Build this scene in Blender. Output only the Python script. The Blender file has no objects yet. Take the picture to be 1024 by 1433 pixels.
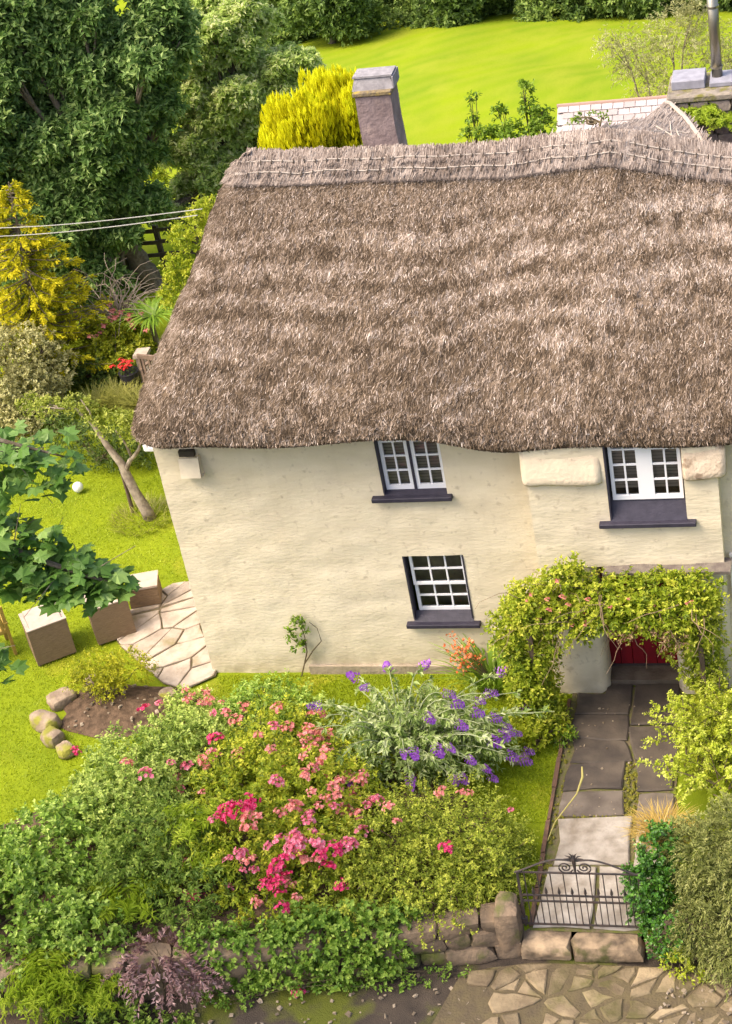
import bpy, math, random
import numpy as np
from mathutils import Vector, Matrix
SC = bpy.context.scene
COL = SC.collection
# ------------------------------------------------------------------ camera
cam_d = bpy.data.cameras.new('camera'); cam = bpy.data.objects.new('camera', cam_d); COL.objects.link(cam)
cam_d.sensor_fit = 'VERTICAL'; cam_d.sensor_height = 36.0; cam_d.lens = 65.32
cam_d.clip_start = 0.5; cam_d.clip_end = 600
_r = Vector((0.96616, 0.19739, -0.16603)); _u = Vector((0.02605, 0.56573, 0.82418)); _b = Vector((0.25661, -0.80062, 0.54145))
cam.matrix_world = Matrix(((_r.x, _u.x, _b.x, 9.656), (_r.y, _u.y, _b.y, -21.046), (_r.z, _u.z, _b.z, 17.124), (0, 0, 0, 1)))
SC.camera = cam
# ------------------------------------------------------------------ light
SUN_EL, SUN_AZ = math.radians(55), math.radians(-118)     # azimuth from +Y towards +X
wd = bpy.data.worlds.new('World'); SC.world = wd; wd.use_nodes = True
nt = wd.node_tree; bg = nt.nodes['Background']; sky = nt.nodes.new('ShaderNodeTexSky')
sky.sky_type = 'NISHITA'; sky.sun_disc = False; sky.sun_elevation = SUN_EL; sky.sun_rotation = SUN_AZ
sky.air_density = 1.0; sky.dust_density = 6.0; sky.ozone_density = 0.6
nt.links.new(sky.outputs[0], bg.inputs[0]); bg.inputs[1].default_value = 0.15
sd = bpy.data.lights.new('sun', 'SUN'); sd.energy = 1.2; sd.angle = math.radians(34); sd.color = (1.0, 0.88, 0.66)
sun = bpy.data.objects.new('sun', sd); COL.objects.link(sun)
sdir = Vector((math.sin(SUN_AZ) * math.cos(SUN_EL), math.cos(SUN_AZ) * math.cos(SUN_EL), math.sin(SUN_EL)))
sun.rotation_euler = sdir.to_track_quat('Z', 'Y').to_euler()
vs = SC.view_settings; vs.view_transform = 'Standard'; vs.look = 'None'; vs.gamma = 1.0; vs.use_curve_mapping = False
vs.exposure = 1.4
# ------------------------------------------------------------------ helpers
def noise3(P, seed=0):
    """value noise in 0..1 for an (n,3) array"""
    P = np.asarray(P, float); i = np.floor(P).astype(np.int64); f = P - i; f = f * f * (3 - 2 * f)
    out = np.zeros(len(P))
    for dx in (0, 1):
        for dy in (0, 1):
            for dz in (0, 1):
                h = (i[:, 0] + dx) * 374761393 + (i[:, 1] + dy) * 668265263 + (i[:, 2] + dz) * 2147483647 + seed * 974634777
                h = (h ^ (h >> 13)) * 1274126177; h = (h ^ (h >> 16)) & 0xffff
                w = (f[:, 0] if dx else 1 - f[:, 0]) * (f[:, 1] if dy else 1 - f[:, 1]) * (f[:, 2] if dz else 1 - f[:, 2])
                out += w * h / 65535.0
    return out
def fbm(P, seed=0, n=3):
    P = np.asarray(P, float); o = 0; a = .5; t = 0
    for k in range(n):
        o = o + a * noise3(P * 2 ** k, seed + k * 7); t += a; a *= .5
    return o / t
def unit(v):
    return v / np.maximum(np.linalg.norm(v, axis=-1, keepdims=True), 1e-9)
WORG = {}                                                 # world origin of each object
def finish(o, m, parent, org, label=None, kind=None):
    if m is not None: o.data.materials.append(m)
    COL.objects.link(o)
    if parent is not None:
        o.parent = parent; po = WORG[parent.name]; o.location = tuple(org[k] - po[k] for k in range(3))
    else: o.location = org
    WORG[o.name] = tuple(org)
    if label: o['label'] = label
    if kind: o['kind'] = kind
    return o
def np_mesh(name, V, F, tone=None, smooth=False):
    """V (n,3) array, F: list of int arrays each (k, corners)"""
    me = bpy.data.meshes.new(name); V = np.asarray(V, np.float32)
    F = [np.asarray(f, np.int32) for f in F if len(f)]
    me.vertices.add(len(V)); me.vertices.foreach_set('co', V.ravel())
    li = np.concatenate([f.ravel() for f in F]); tot = np.concatenate([np.full(len(f), f.shape[1], np.int32) for f in F])
    st = np.concatenate([[0], np.cumsum(tot)[:-1]]).astype(np.int32)
    me.loops.add(len(li)); me.loops.foreach_set('vertex_index', li)
    me.polygons.add(len(tot)); me.polygons.foreach_set('loop_start', st); me.polygons.foreach_set('loop_total', tot)
    me.polygons.foreach_set('use_smooth', np.full(len(tot), bool(smooth)))
    me.update(calc_edges=True)
    if tone is not None:
        at = me.attributes.new('tone', 'FLOAT', 'POINT'); at.data.foreach_set('value', np.asarray(tone, np.float32))
    return me
def np_part(name, V, F, m, parent=None, tone=None, smooth=False, org=None, label=None, kind=None):
    V = np.asarray(V, float)
    if org is None: org = WORG[parent.name] if parent is not None else (0, 0, 0)
    me = np_mesh(name, V - np.array(org), F, tone, smooth)
    return finish(bpy.data.objects.new(name, me), m, parent, org, label, kind)
def empty(name, label, cat, loc, group=None):
    o = bpy.data.objects.new(name, None); o.empty_display_size = .2; COL.objects.link(o); o.location = loc
    WORG[o.name] = tuple(loc); o['label'] = label; o['category'] = cat
    if group: o['group'] = group
    return o
def tag(o, label, cat, group=None):
    o['label'] = label; o['category'] = cat
    if group: o['group'] = group
    return o
class MB:
    def __init__(s): s.v = []; s.f = {}; s.n = 0; s.t = []
    def add(s, V, F, tone=0.5):
        V = np.asarray(V, float)
        for f in F:
            f = np.asarray(f, np.int64)
            if f.ndim == 1: f = f[None]
            s.f.setdefault(f.shape[1], []).append(f + s.n)
        s.v.append(V); s.t.append(np.full(len(V), tone) if np.isscalar(tone) else tone); s.n += len(V); return s
    def box(s, lo, hi, jit=0, rng=None, tone=.5, bev=0):
        x0, y0, z0 = lo; x1, y1, z1 = hi
        if bev:
            V = []; F = []
            for ax in range(3):
                for sg in (0, 1):
                    b = len(V); a1, a2 = (ax + 1) % 3, (ax + 2) % 3
                    for q1, q2 in ((0, 0), (1, 0), (1, 1), (0, 1)):
                        p = [0, 0, 0]; p[ax] = (lo, hi)[sg][ax]
                        p[a1] = (lo[a1] + bev, hi[a1] - bev)[q1]; p[a2] = (lo[a2] + bev, hi[a2] - bev)[q2]; V.append(p)
                    F.append([b, b + 1, b + 2, b + 3] if sg else [b + 3, b + 2, b + 1, b])
            def idx(ax, sg, d):
                a1, a2 = (ax + 1) % 3, (ax + 2) % 3
                return (ax * 2 + sg) * 4 + {(0, 0): 0, (1, 0): 1, (1, 1): 2, (0, 1): 3}[(d[a1], d[a2])]
            for ax in range(3):
                a1, a2 = (ax + 1) % 3, (ax + 2) % 3
                for s1 in (0, 1):
                    for s2 in (0, 1):
                        d0 = {ax: 0, a1: s1, a2: s2}; d1 = {ax: 1, a1: s1, a2: s2}
                        q = [idx(a1, s1, d0), idx(a1, s1, d1), idx(a2, s2, d1), idx(a2, s2, d0)]
                        F.append(q if s1 == s2 else q[::-1])
            T = []
            for c0 in (0, 1):
                for c1 in (0, 1):
                    for c2 in (0, 1):
                        d = {0: c0, 1: c1, 2: c2}; t = [idx(0, c0, d), idx(1, c1, d), idx(2, c2, d)]
                        T.append(t if (c0 + c1 + c2) % 2 else t[::-1])
            return s.add(V, [np.array(F), np.array(T)], tone)
        V = np.array([(x0, y0, z0), (x1, y0, z0), (x1, y1, z0), (x0, y1, z0), (x0, y0, z1), (x1, y0, z1), (x1, y1, z1), (x0, y1, z1)], float)
        if jit: V += rng.uniform(-jit, jit, V.shape)
        return s.add(V, [np.array([(3, 2, 1, 0), (4, 5, 6, 7), (0, 1, 5, 4), (1, 2, 6, 5), (2, 3, 7, 6), (3, 0, 4, 7)])], tone)
    def hexa(s, P, tone=.5):
        return s.add(P, [np.array([(3, 2, 1, 0), (4, 5, 6, 7), (0, 1, 5, 4), (1, 2, 6, 5), (2, 3, 7, 6), (3, 0, 4, 7)])], tone)
    def tube(s, P, R, n=6, tone=.5, cap=True):
        P = np.asarray(P, float); k = len(P); R = np.full(k, R) if np.isscalar(R) else np.asarray(R, float)
        T = unit(np.gradient(P, axis=0)); ref = np.array([0, 0, 1.]) if abs(T[0, 2]) < .9 else np.array([1., 0, 0])
        V = []
        for i in range(k):
            a = unit(np.cross(T[i], ref)); b = np.cross(T[i], a); ref = -unit(np.cross(T[i], a)) if False else ref
            ang = np.arange(n) * 2 * np.pi / n
            V.append(P[i] + R[i] * (np.cos(ang)[:, None] * a + np.sin(ang)[:, None] * b))
        V = np.concatenate(V); F = []
        for i in range(k - 1):
            for j in range(n):
                F.append((i * n + j, (i + 1) * n + j, (i + 1) * n + (j + 1) % n, i * n + (j + 1) % n))
        fs = [np.array(F)]
        if cap and n >= 3: fs += [np.arange(n), (k - 1) * n + np.arange(n)[::-1]]
        return s.add(V, fs, tone)
    def build(s, name, m, parent=None, smooth=False, org=None, label=None, kind=None):
        return np_part(name, np.concatenate(s.v), [np.concatenate(f) for f in s.f.values()], m, parent, np.concatenate(s.t), smooth, org, label, kind)
def copy_tree(o, parent=None, loc=None):
    c = o.copy(); COL.objects.link(c)
    if parent is not None: c.parent = parent
    if loc is not None: c.location = loc
    for ch in o.children: copy_tree(ch, c)
    return c
# ------------------------------------------------------------------ materials
def mat(name, col, rough=.8, col2=None, scale=8, bump=0, bscale=30, spec=.3, metal=0, stretch=(1, 1, 1), tone=None, contrast=(.35, .65), col3=None, scale3=1.2, c3=(.55, .7), obj_rand=0):
    m = bpy.data.materials.new(name); m.use_nodes = True; n = m.node_tree.nodes; l = m.node_tree.links; b = n['Principled BSDF']
    b.inputs['Roughness'].default_value = rough; b.inputs['Specular IOR Level'].default_value = spec; b.inputs['Metallic'].default_value = metal
    geo = n.new('ShaderNodeNewGeometry'); mp = n.new('ShaderNodeVectorMath'); mp.operation = 'MULTIPLY'; mp.inputs[1].default_value = stretch
    l.new(geo.outputs['Position'], mp.inputs[0])
    out = None
    def rgb(c): x = n.new('ShaderNodeRGB'); x.outputs[0].default_value = (*c, 1); return x.outputs[0]
    out = rgb(col)
    def mix(a, bcol, fac):
        x = n.new('ShaderNodeMix'); x.data_type = 'RGBA'; l.new(fac, x.inputs[0]); l.new(a, x.inputs[6]); l.new(bcol, x.inputs[7]); return x.outputs[2]
    def noise(sc, lo, hi, detail=5):
        x = n.new('ShaderNodeTexNoise'); x.inputs['Scale'].default_value = sc; x.inputs['Detail'].default_value = detail; l.new(mp.outputs[0], x.inputs['Vector'])
        r = n.new('ShaderNodeMapRange'); r.inputs[1].default_value = lo; r.inputs[2].default_value = hi; l.new(x.outputs['Fac'], r.inputs[0]); return r.outputs[0]
    if tone:                                              # tone attribute through a colour ramp
        at = n.new('ShaderNodeAttribute'); at.attribute_name = 'tone'; rp = n.new('ShaderNodeValToRGB'); cr = rp.color_ramp
        while len(cr.elements) < len(tone): cr.elements.new(.5)
        for e, (p, c) in zip(cr.elements, tone): e.position = p; e.color = (*c, 1)
        l.new(at.outputs['Fac'], rp.inputs[0]); out = rp.outputs[0]
    if col2 is not None: out = mix(out, rgb(col2), noise(scale, *contrast))
    if col3 is not None: out = mix(out, rgb(col3), noise(scale3, *c3))
    if obj_rand:
        oi = n.new('ShaderNodeObjectInfo'); h = n.new('ShaderNodeHueSaturation'); r = n.new('ShaderNodeMapRange')
        r.inputs[3].default_value = 1 - obj_rand; r.inputs[4].default_value = 1 + obj_rand; l.new(oi.outputs['Random'], r.inputs[0]); l.new(r.outputs[0], h.inputs['Value']); l.new(out, h.inputs['Color']); out = h.outputs[0]
    l.new(out, b.inputs['Base Color'])
    if bump:
        x = n.new('ShaderNodeTexNoise'); x.inputs['Scale'].default_value = bscale; x.inputs['Detail'].default_value = 6; l.new(mp.outputs[0], x.inputs['Vector'])
        bp = n.new('ShaderNodeBump'); bp.inputs['Strength'].default_value = min(1, bump); bp.inputs['Distance'].default_value = .02; l.new(x.outputs['Fac'], bp.inputs['Height']); l.new(bp.outputs[0], b.inputs['Normal'])
    return m
def leafmat(name, a, b, c, trans=.3, rough=.5, spec=.3, k=1.12):
    """leaf: tone ramp a (old) .. b .. c (young), part translucent"""
    a, b, c = [tuple(min(.8, x * k) for x in q) for q in (a, b, c)]
    m = mat(name, b, rough, tone=[(0, a), (.5, b), (1, c)], spec=spec); n = m.node_tree.nodes; l = m.node_tree.links
    pb = n['Principled BSDF']; src = pb.inputs['Base Color'].links[0].from_socket
    tr = n.new('ShaderNodeBsdfTranslucent'); l.new(src, tr.inputs['Color']); mx = n.new('ShaderNodeMixShader'); mx.inputs[0].default_value = trans
    l.new(pb.outputs[0], mx.inputs[1]); l.new(tr.outputs[0], mx.inputs[2]); l.new(mx.outputs[0], n['Material Output'].inputs['Surface']); return m
BARK = mat('bark', (.10, .075, .05), .9, (.17, .14, .10), 14, .6, 30)
PALEBARK = mat('lichened_bark', (.30, .25, .19), .9, (.13, .10, .075), 9, .6, 30)
TWIG = mat('twig', (.09, .06, .035), .9, (.14, .11, .06), 10)
# ------------------------------------------------------------------ foliage
def leaf_arrays(C, A, N, L, W, fold=.18, curl=.15):
    """one two-triangle folded leaf per row; returns V, F"""
    n = len(C); S = unit(np.cross(N, A)); N = np.cross(A, S); L = L[:, None]; W = W[:, None]
    base = C; tip = C + A * L - N * L * curl; mid = C + A * L * .45
    lf = mid + S * W * .5 + N * W * fold; rt = mid - S * W * .5 + N * W * fold
    V = np.stack([base, rt, tip, lf], 1).reshape(-1, 3); b = np.arange(n)[:, None] * 4
    return V, np.concatenate([b + [0, 1, 2], b + [0, 2, 3]])
def shoot_leaves(O, D, L, n, ll, lw, rng, droop=.15, out=.9, fwd=.6, up=.9, tone0=.45, tipt=.35, jit=.22, t0=.15, curl=.15):
    """leaves set along shoots: O origins, D directions, L lengths; n leaves on each"""
    S = len(O); t = (t0 + (1 - t0) * (np.arange(n) + rng.random((S, n))) / n)
    P = O[:, None] + D[:, None] * (L[:, None] * t)[..., None]; P[..., 2] -= droop * L[:, None] * t * t
    rd = unit(rng.normal(size=(S, n, 3))); rd = unit(rd - (rd * D[:, None]).sum(-1, keepdims=True) * D[:, None])
    A = unit(D[:, None] * fwd + rd * out + np.array([0, 0, -.1])); N = unit(np.array([0, 0, 1.]) * up + rng.normal(size=(S, n, 3)) * .45 + D[:, None] * .3)
    k = rng.uniform(.65, 1.15, (S, n)) * (1.1 - .45 * t)
    tone = tone0 + tipt * (t - .5) + rng.normal(0, jit, (S, n)) * .6 + rng.normal(0, jit, (S, 1)) * .7
    V, F = leaf_arrays(P.reshape(-1, 3), A.reshape(-1, 3), N.reshape(-1, 3), (ll * k).ravel(), (lw * k).ravel(), curl=curl)
    return V, F, np.repeat(np.clip(tone, 0, 1).ravel(), 4)
def crown(lumps, dens, n, ll, lw, slen, seed, upb=.35, inner=.25, **kw):
    """shoots springing from the outer zone of each ellipsoid lump (c, r); dens = shoots per m2 of surface"""
    rng = np.random.default_rng(seed); Vs = []; Fs = []; Ts = []; off = 0
    lowcut = kw.pop('lowcut', -.75); zmin = kw.pop('zmin', -99); tone_in = kw.pop('tone0', .45)
    for c, r in lumps:
        c = np.array(c, float); r = np.array(r, float); ar = 4 * np.pi * ((r[0] * r[1]) ** 1.6 / 3 + (r[0] * r[2]) ** 1.6 / 3 + (r[1] * r[2]) ** 1.6 / 3) ** (1 / 1.6)
        m = max(6, int(ar * dens)); d = unit(rng.normal(size=(m, 3))); d = d[d[:, 2] > lowcut]; m = len(d)
        lump = 1 + .5 * (fbm(d * 2.2 + c, seed, 2) - .5) + .25 * (noise3(d * 5 + c, seed + 3) - .5)
        rad = np.where(rng.random(m) < inner, rng.uniform(.45, .8, m), rng.uniform(.82, 1.0, m)) * lump
        tip = c + d * r * rad[:, None]; L = slen * rng.uniform(.6, 1.3, m)
        D = unit(d / r * r.mean() + np.array([0, 0, upb]) + rng.normal(size=(m, 3)) * .35); O = tip - D * L[:, None] * .7
        k = O[:, 2] > zmin
        tv = tone_in + .22 * (noise3(tip * 1.6, seed + 9) - .5)
        V, F, T = shoot_leaves(O[k], D[k], L[k], n, ll, lw, rng, tone0=tv[k][:, None], **kw)
        Vs.append(V); Fs.append(F + off); Ts.append(T); off += len(V)
    return np.concatenate(Vs), np.concatenate(Fs), np.concatenate(Ts)
def puffs(lumps, k, seed, s=.42, flat=.72):
    """break each lump of a crown into k smaller foliage masses, so that dark gaps open between them"""
    rg = np.random.default_rng(seed); out = []
    for c, r in lumps:
        c, r = np.array(c, float), np.array(r, float); g = unit(rg.normal(size=(k * 3, 3))); sel = [g[0]]
        for q in g[1:]:
            if len(sel) < k and min(np.linalg.norm(q - w) for w in sel) > 1.6 / math.sqrt(k) * 1.15: sel.append(q)
        for q in sel: z = rg.uniform(.75, 1.25) * s; out.append((tuple(c + q * r * rg.uniform(.62, .85)), (r[0] * z, r[1] * z, r[2] * z * flat)))
    return out
def stems_to(base, tips, rng, m, parent, r=.02, name='stem', n=5, bend=.15):
    """a set of stems rising from the base into the crown, one mesh"""
    mb = MB(); base = np.array(base, float)
    for t in tips:
        t = np.array(t, float); q = base + rng.normal(0, .06, 3) * (1, 1, 0); s = np.linspace(0, 1, 6)[:, None]
        P = q + (t - q) * s; P[:, 2] += np.sin(s[:, 0] * np.pi) * bend * np.linalg.norm(t - q) * .5; P += rng.normal(0, .015, P.shape)
        mb.tube(P, np.linspace(r, r * .3, 6), n)
    return mb.build(name, m, parent)
def bush(name, label, cat, base, lumps, m, seed, dens=60, n=8, ll=.07, lw=.04, slen=.25, group=None, stem=.018, **kw):
    e = empty(name, label, cat, base, group); V, F, T = crown(lumps, dens, n, ll, lw, slen, seed, zmin=base[2] - .1, **kw)
    np_part('foliage', V, [F], m, e, T); rng = np.random.default_rng(seed + 50)
    tips = [np.array(c) + unit(rng.normal(size=3)) * np.array(r) * .6 for c, r in lumps for _ in range(3)]
    stems_to(base, tips, rng, TWIG, e, stem); return e
# ------------------------------------------------------------------ ground
def Yw(X): return np.where(np.asarray(X, float) < 5.4, -5.28 - .2 * (5.4 - np.maximum(np.asarray(X, float), -6)), -5.28)
def Tz(Y): return np.where(Y < 14, 0, np.where(Y < 16, -.045 * (Y - 14) ** 2, np.where(Y < 55, -.18 * (Y - 15), -7.2 + .1 * (Y - 55))))
GRASS = mat('lawn_grass', (.19, .235, .008), .9, (.14, .185, .008), 1.3, .5, 60, col3=(.30, .27, .03), scale3=.9, c3=(.58, .8), spec=.1)
FIELD = mat('field_grass', (.205, .265, .008), .95, (.155, .225, .010), .5, .5, 9, stretch=(1, .45, 1), col3=(.235, .27, .02), scale3=.9, c3=(.5, .75), spec=.05)
_n = FIELD.node_tree.nodes; _l = FIELD.node_tree.links; _pb = _n['Principled BSDF']; _src = _pb.inputs['Base Color'].links[0].from_socket; _g = _n.new('ShaderNodeNewGeometry'); _w = _n.new('ShaderNodeTexWave'); _w.inputs['Scale'].default_value = .28; _w.inputs['Distortion'].default_value = 2.2; _w.inputs['Detail'].default_value = 3
_m = _n.new('ShaderNodeMapping'); _m.inputs['Rotation'].default_value = (0, 0, .9); _l.new(_g.outputs['Position'], _m.inputs['Vector']); _l.new(_m.outputs[0], _w.inputs['Vector']); _x = _n.new('ShaderNodeMix'); _x.data_type = 'RGBA'; _k = _n.new('ShaderNodeMath'); _k.operation = 'MULTIPLY'; _k.inputs[1].default_value = .4; _l.new(_w.outputs['Fac'], _k.inputs[0]); _l.new(_k.outputs[0], _x.inputs[0]); _l.new(_src, _x.inputs[6]); _x.inputs[7].default_value = (.235, .265, .02, 1); _l.new(_x.outputs[2], _pb.inputs['Base Color'])   # mown bands
SOIL = mat('soil', (.06, .04, .026), .95, (.13, .085, .055), 9, 1, 25, spec=.1)
LANE = mat('lane_tarmac', (.042, .032, .025), .85, (.08, .06, .043), 2.2, .7, 60, col3=(.09, .10, .012), scale3=1.1, c3=(.52, .62), spec=.25)
xs = np.concatenate([np.linspace(-70, -12, 24), np.linspace(-11.5, 10, 60), np.linspace(11, 60, 20)])
ss = np.concatenate([np.linspace(0, 22, 60), np.linspace(23, 130, 60)])
Xg, Sg = np.meshgrid(xs, ss); Yg = Yw(Xg) + .2 + Sg * (1 - .0)
def bank(X, Y):                                          # the old bank crossing the field
    d = (Y - 30 + 1.15 * (X + 2.5)) / 1.6; return .55 / (1 + np.exp(-np.clip(d, -20, 20))) * np.exp(-((X + .0) / 9) ** 2)
def ground_z(X, Y):
    X = np.asarray(X, float); Y = np.asarray(Y, float)
    p = np.stack([X * .35, Y * .35, X * 0], -1).reshape(-1, 3)
    z = Tz(Y) + (fbm(p, 3, 2).reshape(X.shape) - .5) * np.where(Y > 14, .35, .08) * np.clip(np.abs(Y) * .15, .15, 1)
    return z - .02 + np.where(Y > 20, bank(X, Y), 0)
Zg = ground_z(Xg, Yg)
def grid_faces(ny, nx):
    i = np.arange(ny - 1)[:, None] * nx + np.arange(nx - 1)[None]; i = i.ravel(); return np.stack([i, i + 1, i + nx + 1, i + nx], 1)
cut = 62                                                  # rows up to here are lawn, the rest is the field
for nm, a, b, m in (('lawn', 0, 54, GRASS), ('field', 53, len(ss), FIELD)):
    V = np.stack([Xg[a:b], Yg[a:b], Zg[a:b]], -1).reshape(-1, 3)
    o = np_part(nm, V, [grid_faces(b - a, len(xs))], m, smooth=True, org=(0, 0, 0), kind='structure')
Xl, Yl = np.meshgrid(np.linspace(-14, 14, 60), np.linspace(-16, 1, 40)); Yl = np.minimum(Yl + 0, Yw(Xl) + .25)
np_part('lane', np.stack([Xl, Yl, -.27 + .03 * fbm(np.stack([Xl, Yl, Xl * 0], -1).reshape(-1, 3), 8, 2).reshape(Xl.shape)], -1).reshape(-1, 3), [grid_faces(40, 60)], LANE, smooth=True, org=(0, 0, 0), kind='structure')
# planted bed behind the retaining wall, and the small round bed by the patio
Xb, Sb = np.meshgrid(np.linspace(-3.4, 5.45, 50), np.linspace(0, 1, 26))
back = np.interp(Xb, [-3.4, -2.6, -1, .5, 2, 4, 5.0, 5.45], [-5.2, -3.6, -2.5, -1.5, -1.35, -2.4, -3.2, -4.6])
Yb = Yw(Xb) + .2 + Sb * (back - Yw(Xb) - .2)
Zb = .02 + .28 * np.sin(np.pi * np.clip(1 - Sb, 0, 1) ** 1.0 * .62) * np.minimum(1, (1 - np.abs(Xb - 1) / 4.6) * 4) + .06 * (fbm(np.stack([Xb * 4, Yb * 4, Xb * 0], -1).reshape(-1, 3), 5).reshape(Xb.shape) - .5)
Zb = np.where((Sb > .97), -.05, Zb)
np_part('flower_bed', np.stack([Xb, Yb, Zb], -1).reshape(-1, 3), [grid_faces(26, 50)], SOIL, smooth=True, org=(0, 0, 0), kind='structure')
A_, R_ = np.meshgrid(np.linspace(0, 2 * np.pi, 40), np.linspace(0, 1, 14))
wob = 1 + .12 * np.sin(3 * A_ + 1) + .06 * np.sin(7 * A_)
Xr = -1.15 + 1.2 * R_ * wob * np.cos(A_); Yr = -.88 + .62 * R_ * wob * np.sin(A_)
Zr = .12 * (1 - R_ ** 2) - .03 * R_ + .05 * (fbm(np.stack([Xr * 7, Yr * 7, Xr * 0], -1).reshape(-1, 3), 6).reshape(Xr.shape) - .4)
np_part('round_bed', np.stack([Xr, Yr, Zr + .02], -1).reshape(-1, 3), [grid_faces(14, 40)], SOIL, smooth=True, org=(0, 0, 0), kind='structure')
# ------------------------------------------------------------------ paving
def clip(poly, a, b):                                     # keep the side of points nearer to a than b
    m = (a + b) / 2; n = b - a; out = []
    for i in range(len(poly)):
        p, q = poly[i], poly[(i + 1) % len(poly)]; dp, dq = (p - m) @ n, (q - m) @ n
        if dp <= 0: out.append(p)
        if (dp < 0 < dq) or (dq < 0 < dp): out.append(p + (q - p) * dp / (dp - dq))
    return out
def cells(pts, poly, gap, ang=0., st=1.):
    """Voronoi stones, drawn out by the factor st along the direction ang"""
    cs, sn = math.cos(ang), math.sin(ang); M = np.array([(cs / st, -sn), (sn / st, cs)]).T @ np.eye(2); M = np.array([(cs, sn), (-sn, cs)]); S = np.diag([1 / st, 1]) @ M; Si = np.linalg.inv(S); pts = np.asarray(pts) @ S.T; poly = np.asarray(poly) @ S.T
    res = []
    for i, a in enumerate(pts):
        c = [np.array(p, float) for p in poly]
        for j, b in enumerate(pts):
            if i != j and len(c) > 2: c = clip(c, a, b)
        if len(c) < 3: continue
        c = np.array(c) @ Si.T; ctr = c.mean(0); k = [c[0]]
        for p in c[1:]:
            if np.linalg.norm(p - k[-1]) > .07: k.append(p)
        if np.linalg.norm(k[0] - k[-1]) < .07: k.pop()
        if len(k) < 3: continue
        k = np.array(k); d = k - ctr; L = np.linalg.norm(d, axis=1, keepdims=True); k = ctr + d * np.maximum(.3, (L - gap) / L); res.append(k)
    return res
def slab(name, poly, z, th, m, parent, rng, tilt=.006, bev=.014, rough=.008):
    """a paving stone: chamfered rim, uneven outline"""
    P = []
    n = len(poly)
    for i in range(n):
        a, b = poly[i], poly[(i + 1) % n]; P.append(a)
        if np.linalg.norm(b - a) > .22: P.append(a + (b - a) * rng.uniform(.4, .6) + rng.normal(0, rough, 2))
    P = np.array(P); n = len(P); c = P.mean(0); d = P - c; L = np.linalg.norm(d, axis=1, keepdims=True); Q = c + d * np.maximum(.3, (L - bev) / L)
    tx, ty = rng.normal(0, tilt, 2)
    def zz(A, h): return z + h + (A[:, 0] - c[0]) * tx + (A[:, 1] - c[1]) * ty
    V = np.concatenate([np.c_[P, zz(P, -th)], np.c_[P, zz(P, -bev * .7)], np.c_[Q, zz(Q, 0) + rng.normal(0, .002, n)], [[c[0], c[1], z + .002]]])
    i = np.arange(n); j = (i + 1) % n
    area = ((P[:, 0] * np.roll(P[:, 1], -1)) - (P[:, 1] * np.roll(P[:, 0], -1))).sum()
    if area < 0: i, j = j, i
    F = [np.stack([i, j, n + j, n + i], 1), np.stack([n + i, n + j, 2 * n + j, 2 * n + i], 1), np.stack([2 * n + i, 2 * n + j, np.full(n, 3 * n)], 1)]
    return np_part(name, V, F, m, parent)
def jgrid(x0, x1, nx, y0, y1, ny, rng, j=.32):
    P = []
    for b in range(ny):
        for a in range(nx): P.append(((x0 + (a + .5 + (.25 if b % 2 else -.25) + rng.uniform(-j, j)) * (x1 - x0) / nx), y0 + (b + .5 + rng.uniform(-j, j)) * (y1 - y0) / ny))
    return np.array(P)
rng = np.random.default_rng(11)
FLAG = mat('patio_stone', (.43, .355, .285), .85, (.31, .25, .195), 5, .6, 22, col3=(.24, .20, .11), scale3=2.5, c3=(.58, .72), spec=.2, obj_rand=.14)
poly = [(-2.15, 1.15), (-1.75, .62), (-1.2, .12), (-.75, -.3), (-.35, -.45), (.05, -.12), (.02, 2.25), (-.55, 2.42), (-1.35, 2.3), (-1.75, 1.8)]
pb = np.array(poly); base_v = np.c_[pb, np.full(len(pb), .012)]
patio = np_part('patio', np.r_[base_v, [[-.7, .9, .012]]], [np.array([(i, (i + 1) % len(pb), len(pb)) for i in range(len(pb))])], mat('patio_joint', (.12, .105, .045), .95, (.17, .13, .09), 9, .6, 30), org=(0, 0, 0), kind='structure')
for c in cells(np.c_[rng.uniform(-2.1, .1, 26), np.arange(26) / 26 * 3.0 - .5 + rng.uniform(-.05, .05, 26)], poly, .02, .9, 1.9): slab('stone', c, .04, .03, FLAG, patio, rng)
# garden path: dark slate flags by the door, pale flags by the gate
SLATE = mat('dark_flag', (.085, .067, .052), .75, (.05, .04, .034), 3.0, .5, 14, col3=(.115, .092, .07), scale3=2.2, c3=(.52, .75), spec=.3, obj_rand=.18)
PALE = mat('pale_flag', (.42, .37, .315), .85, (.27, .23, .185), 5, .9, 14, col3=(.19, .15, .11), scale3=2.6, c3=(.52, .72), spec=.2, obj_rand=.08)
MID = mat('worn_flag', (.16, .13, .105), .8, (.10, .08, .065), 4, .5, 18, col3=(.30, .26, .22), scale3=2.4, c3=(.55, .75), spec=.25, obj_rand=.1)
path = np_part('garden_path', [(5.56, -5.1, .0), (6.98, -5.1, .0), (7.2, -4.2, .0), (7.2, -.32, .0), (5.6, -.45, .0)], [np.array([(0, 1, 2, 3, 4)])], mat('mossy_joint', (.10, .11, .02), .95, (.13, .10, .06), 9, .7, 40), org=(0, 0, 0), kind='structure')
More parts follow.
